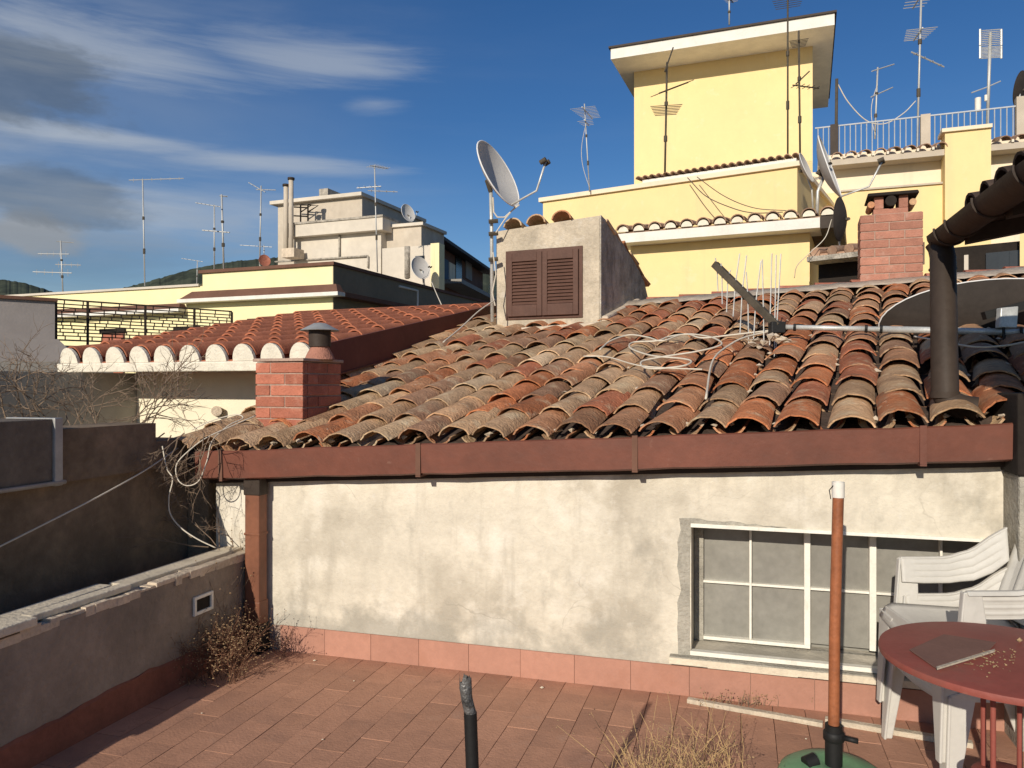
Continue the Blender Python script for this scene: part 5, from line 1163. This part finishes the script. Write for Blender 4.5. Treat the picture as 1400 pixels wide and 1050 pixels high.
# small litter
mb = MB()
for (x, y, r, w_) in ((741, 940, .012, 'larger white pebble on the floor near the middle of the wall foot'), (430, 903, .010, 'white pebble near the wall foot right of the downpipe'), (484, 931, .006, 'tiny pebble on the tiles left of the black post'), (441, 1011, .006, 'tiny pebble on the front left floor tiles'), (1102, 1010, .006, 'tiny pebble on the floor left of the parasol base'), (276, 975, .006, 'tiny pebble in front of the corner weed clump')): 
    o = MB().ball(onfl(x, y, .006), r, .6).build('pebble', 'marble', None); tag(o, w_, 'pebble', 'floor pebbles')

# ---------------------------------------------------------------- plants
def twigs(mb, p, d, L, r, depth, rnd, spread=.5, droop=0, heads=None):
    pts = [p]; q = V(p); dd = V(d).normalized(); n = 4
    for i in range(n):
        dd = (dd + V((rnd.gauss(0, .16), rnd.gauss(0, .16), rnd.gauss(0, .12) - droop))).normalized(); q = q + dd * L / n; pts.append(q.copy())
        if depth > 0 and i > 0:
            for _ in range(rnd.choice((1, 1, 2))):
                nd = (dd + V((rnd.gauss(0, spread), rnd.gauss(0, spread), rnd.gauss(0, spread)))).normalized()
                twigs(mb, q, nd, L * rnd.uniform(.4, .7), r * .62, depth - 1, rnd, spread, droop, heads)
    mb.tube(pts, [r * (1 - .6 * i / n) for i in range(n + 1)], 4)
    if heads is not None and depth <= 1: heads.append(pts[-1])
def shrub(label, bases, seed, L, r, depth, m='twig', d=(0, 0, 1), spread=.55, droop=0, hm=None, hr=.006, name='bare_shrub', cat='shrub', group=None, sd=.3):
    rnd = random.Random(seed); o = empty(name, bases[0], label, cat, group); mb = MB(); heads = []
    for b_ in bases: twigs(mb, V(b_), (d[0] + rnd.gauss(0, sd), d[1] + rnd.gauss(0, sd), d[2]), L * rnd.uniform(.7, 1.15), r, depth, rnd, spread, droop, heads)
    mb.build('branches', m, o)
    if hm:
        hb = MB()
        for q in heads: hb.ball(q, hr * rnd.uniform(.5, 1.3), .8)
        hb.build('seed_heads', hm, o)
    return o
shrub('leafless shrub at the far left behind the grey clad wall', [P(10 + 14 * i, 600, 4.9 + .1 * (i % 3)) for i in range(6)], 1, .42, .0062, 3, sd=.25)
shrub('taller bare shrub behind the brown section of the boundary wall', [P(95 + 12 * i, 605, 5.0 + .08 * (i % 3)) for i in range(5)], 4, .40, .006, 3, sd=.25)
shrub('bare shrub reaching over the wall towards the pale house wall', [P(165 + 8 * i, 598, 4.9) for i in range(5)], 9, .42, .0062, 3, d=(.55, 0, .7), sd=.2)
shrub('dry creeper hanging under the left gutter corner', [P(225 + 9 * i, 592 + 3 * (i % 3), 4.6 - .02 * i) for i in range(8)], 5, .26, .0042, 3, d=(-.4, -.1, -.5), spread=.6, droop=.05, name='dry_creeper', cat='creeper')
shrub('dry brush lying on the parapet ledge in the corner', [P(300, 752, 4.5), P(262, 735, 4.45), P(285, 748, 4.5)], 15, .34, .0035, 3, d=(-.7, -.2, .35), spread=.5, name='dry_brush', cat='brush')
shrub('thin bare climber on the lit strip beside the copper downpipe', [P(300, 748, 4.6), P(318, 748, 4.6)], 25, .30, .003, 3, d=(.05, 0, 1), spread=.45, name='dry_creeper', cat='creeper')
rnd = random.Random(77)
shrub('reddish dry weed clump in the corner by the downpipe foot', [onfl(275 + rnd.uniform(-28, 60), 916 + rnd.uniform(-12, 20)) for i in range(95)], 33, .20, .0026, 2, m='redweed', spread=.55, hm='seed', hr=.0045, name='dry_weed', cat='weed', sd=.4)
shrub('fine tall weed climbing the parapet near the vent frame', [PA.p(.02, -.25, .05), PA.p(.02, -.35, .02), PA.p(.02, -.12, .3)], 41, .42, .0022, 2, m='twig', spread=.5, hm='seed', hr=.006, name='dry_weed', cat='weed', sd=.2)
shrub('low weed fringe to the right of the downpipe foot', [onfl(383 + rnd.uniform(-8, 12), 895 + rnd.uniform(-4, 5)) for i in range(6)], 52, .11, .002, 1, m='redweed', spread=.5, hm='seed', hr=.004, name='dry_weed', cat='weed')
def tuft(label, n, fn, seed, hmin, hmax, lean, m='straw'):
    rnd = random.Random(seed); mb = MB(); hb = MB(); b0 = fn(rnd)
    for i in range(n):
        p = fn(rnd); h = rnd.uniform(hmin, hmax); d = V((lean[0] + rnd.gauss(0, .35), lean[1] + rnd.gauss(0, .25), 1)).normalized(); q = V(p); pts = [q.copy()]
        for k in range(5): d = (d + V((rnd.gauss(0, .1) + lean[0] * .1, rnd.gauss(0, .1), -.12))).normalized(); q = q + d * h / 5; pts.append(q.copy())
        mb.tube(pts, [.0016, .0015, .0013, .0011, .0009, .0006], 3)
        if rnd.random() < .8:
            for k in range(rnd.randint(3, 8)):
                c = pts[rnd.randint(3, 5)] + V((rnd.gauss(0, .012), rnd.gauss(0, .012), rnd.gauss(0, .012))); hb.ball(c, rnd.uniform(.0018, .0042), 1)
    o = empty('dry_grass', b0, label, 'grass'); o['kind'] = 'stuff'
    a = mb.build('blades', m, o); b_ = hb.build('seed_heads', 'seed', o); return o
tuft('dry straw grass tuft in the foreground below the window', 120, lambda r: onfl(905 + r.gauss(0, 45), 1085 + r.uniform(-25, 60)), 61, .16, .36, (-.05, 0))
tuft('sparse dry grass growing in the joint under the sill', 60, lambda r: onfl(1040 + r.uniform(-85, 80), 962 + r.uniform(0, 6) + r.uniform(-85, 80) * 0), 62, .02, .07, (0, 0), 'twig')
tuft('dry straw sprigs right of the foreground tuft', 34, lambda r: onfl(985 + r.gauss(0, 22), 1050 + r.uniform(-25, 45)), 63, .14, .32, (-.25, 0))
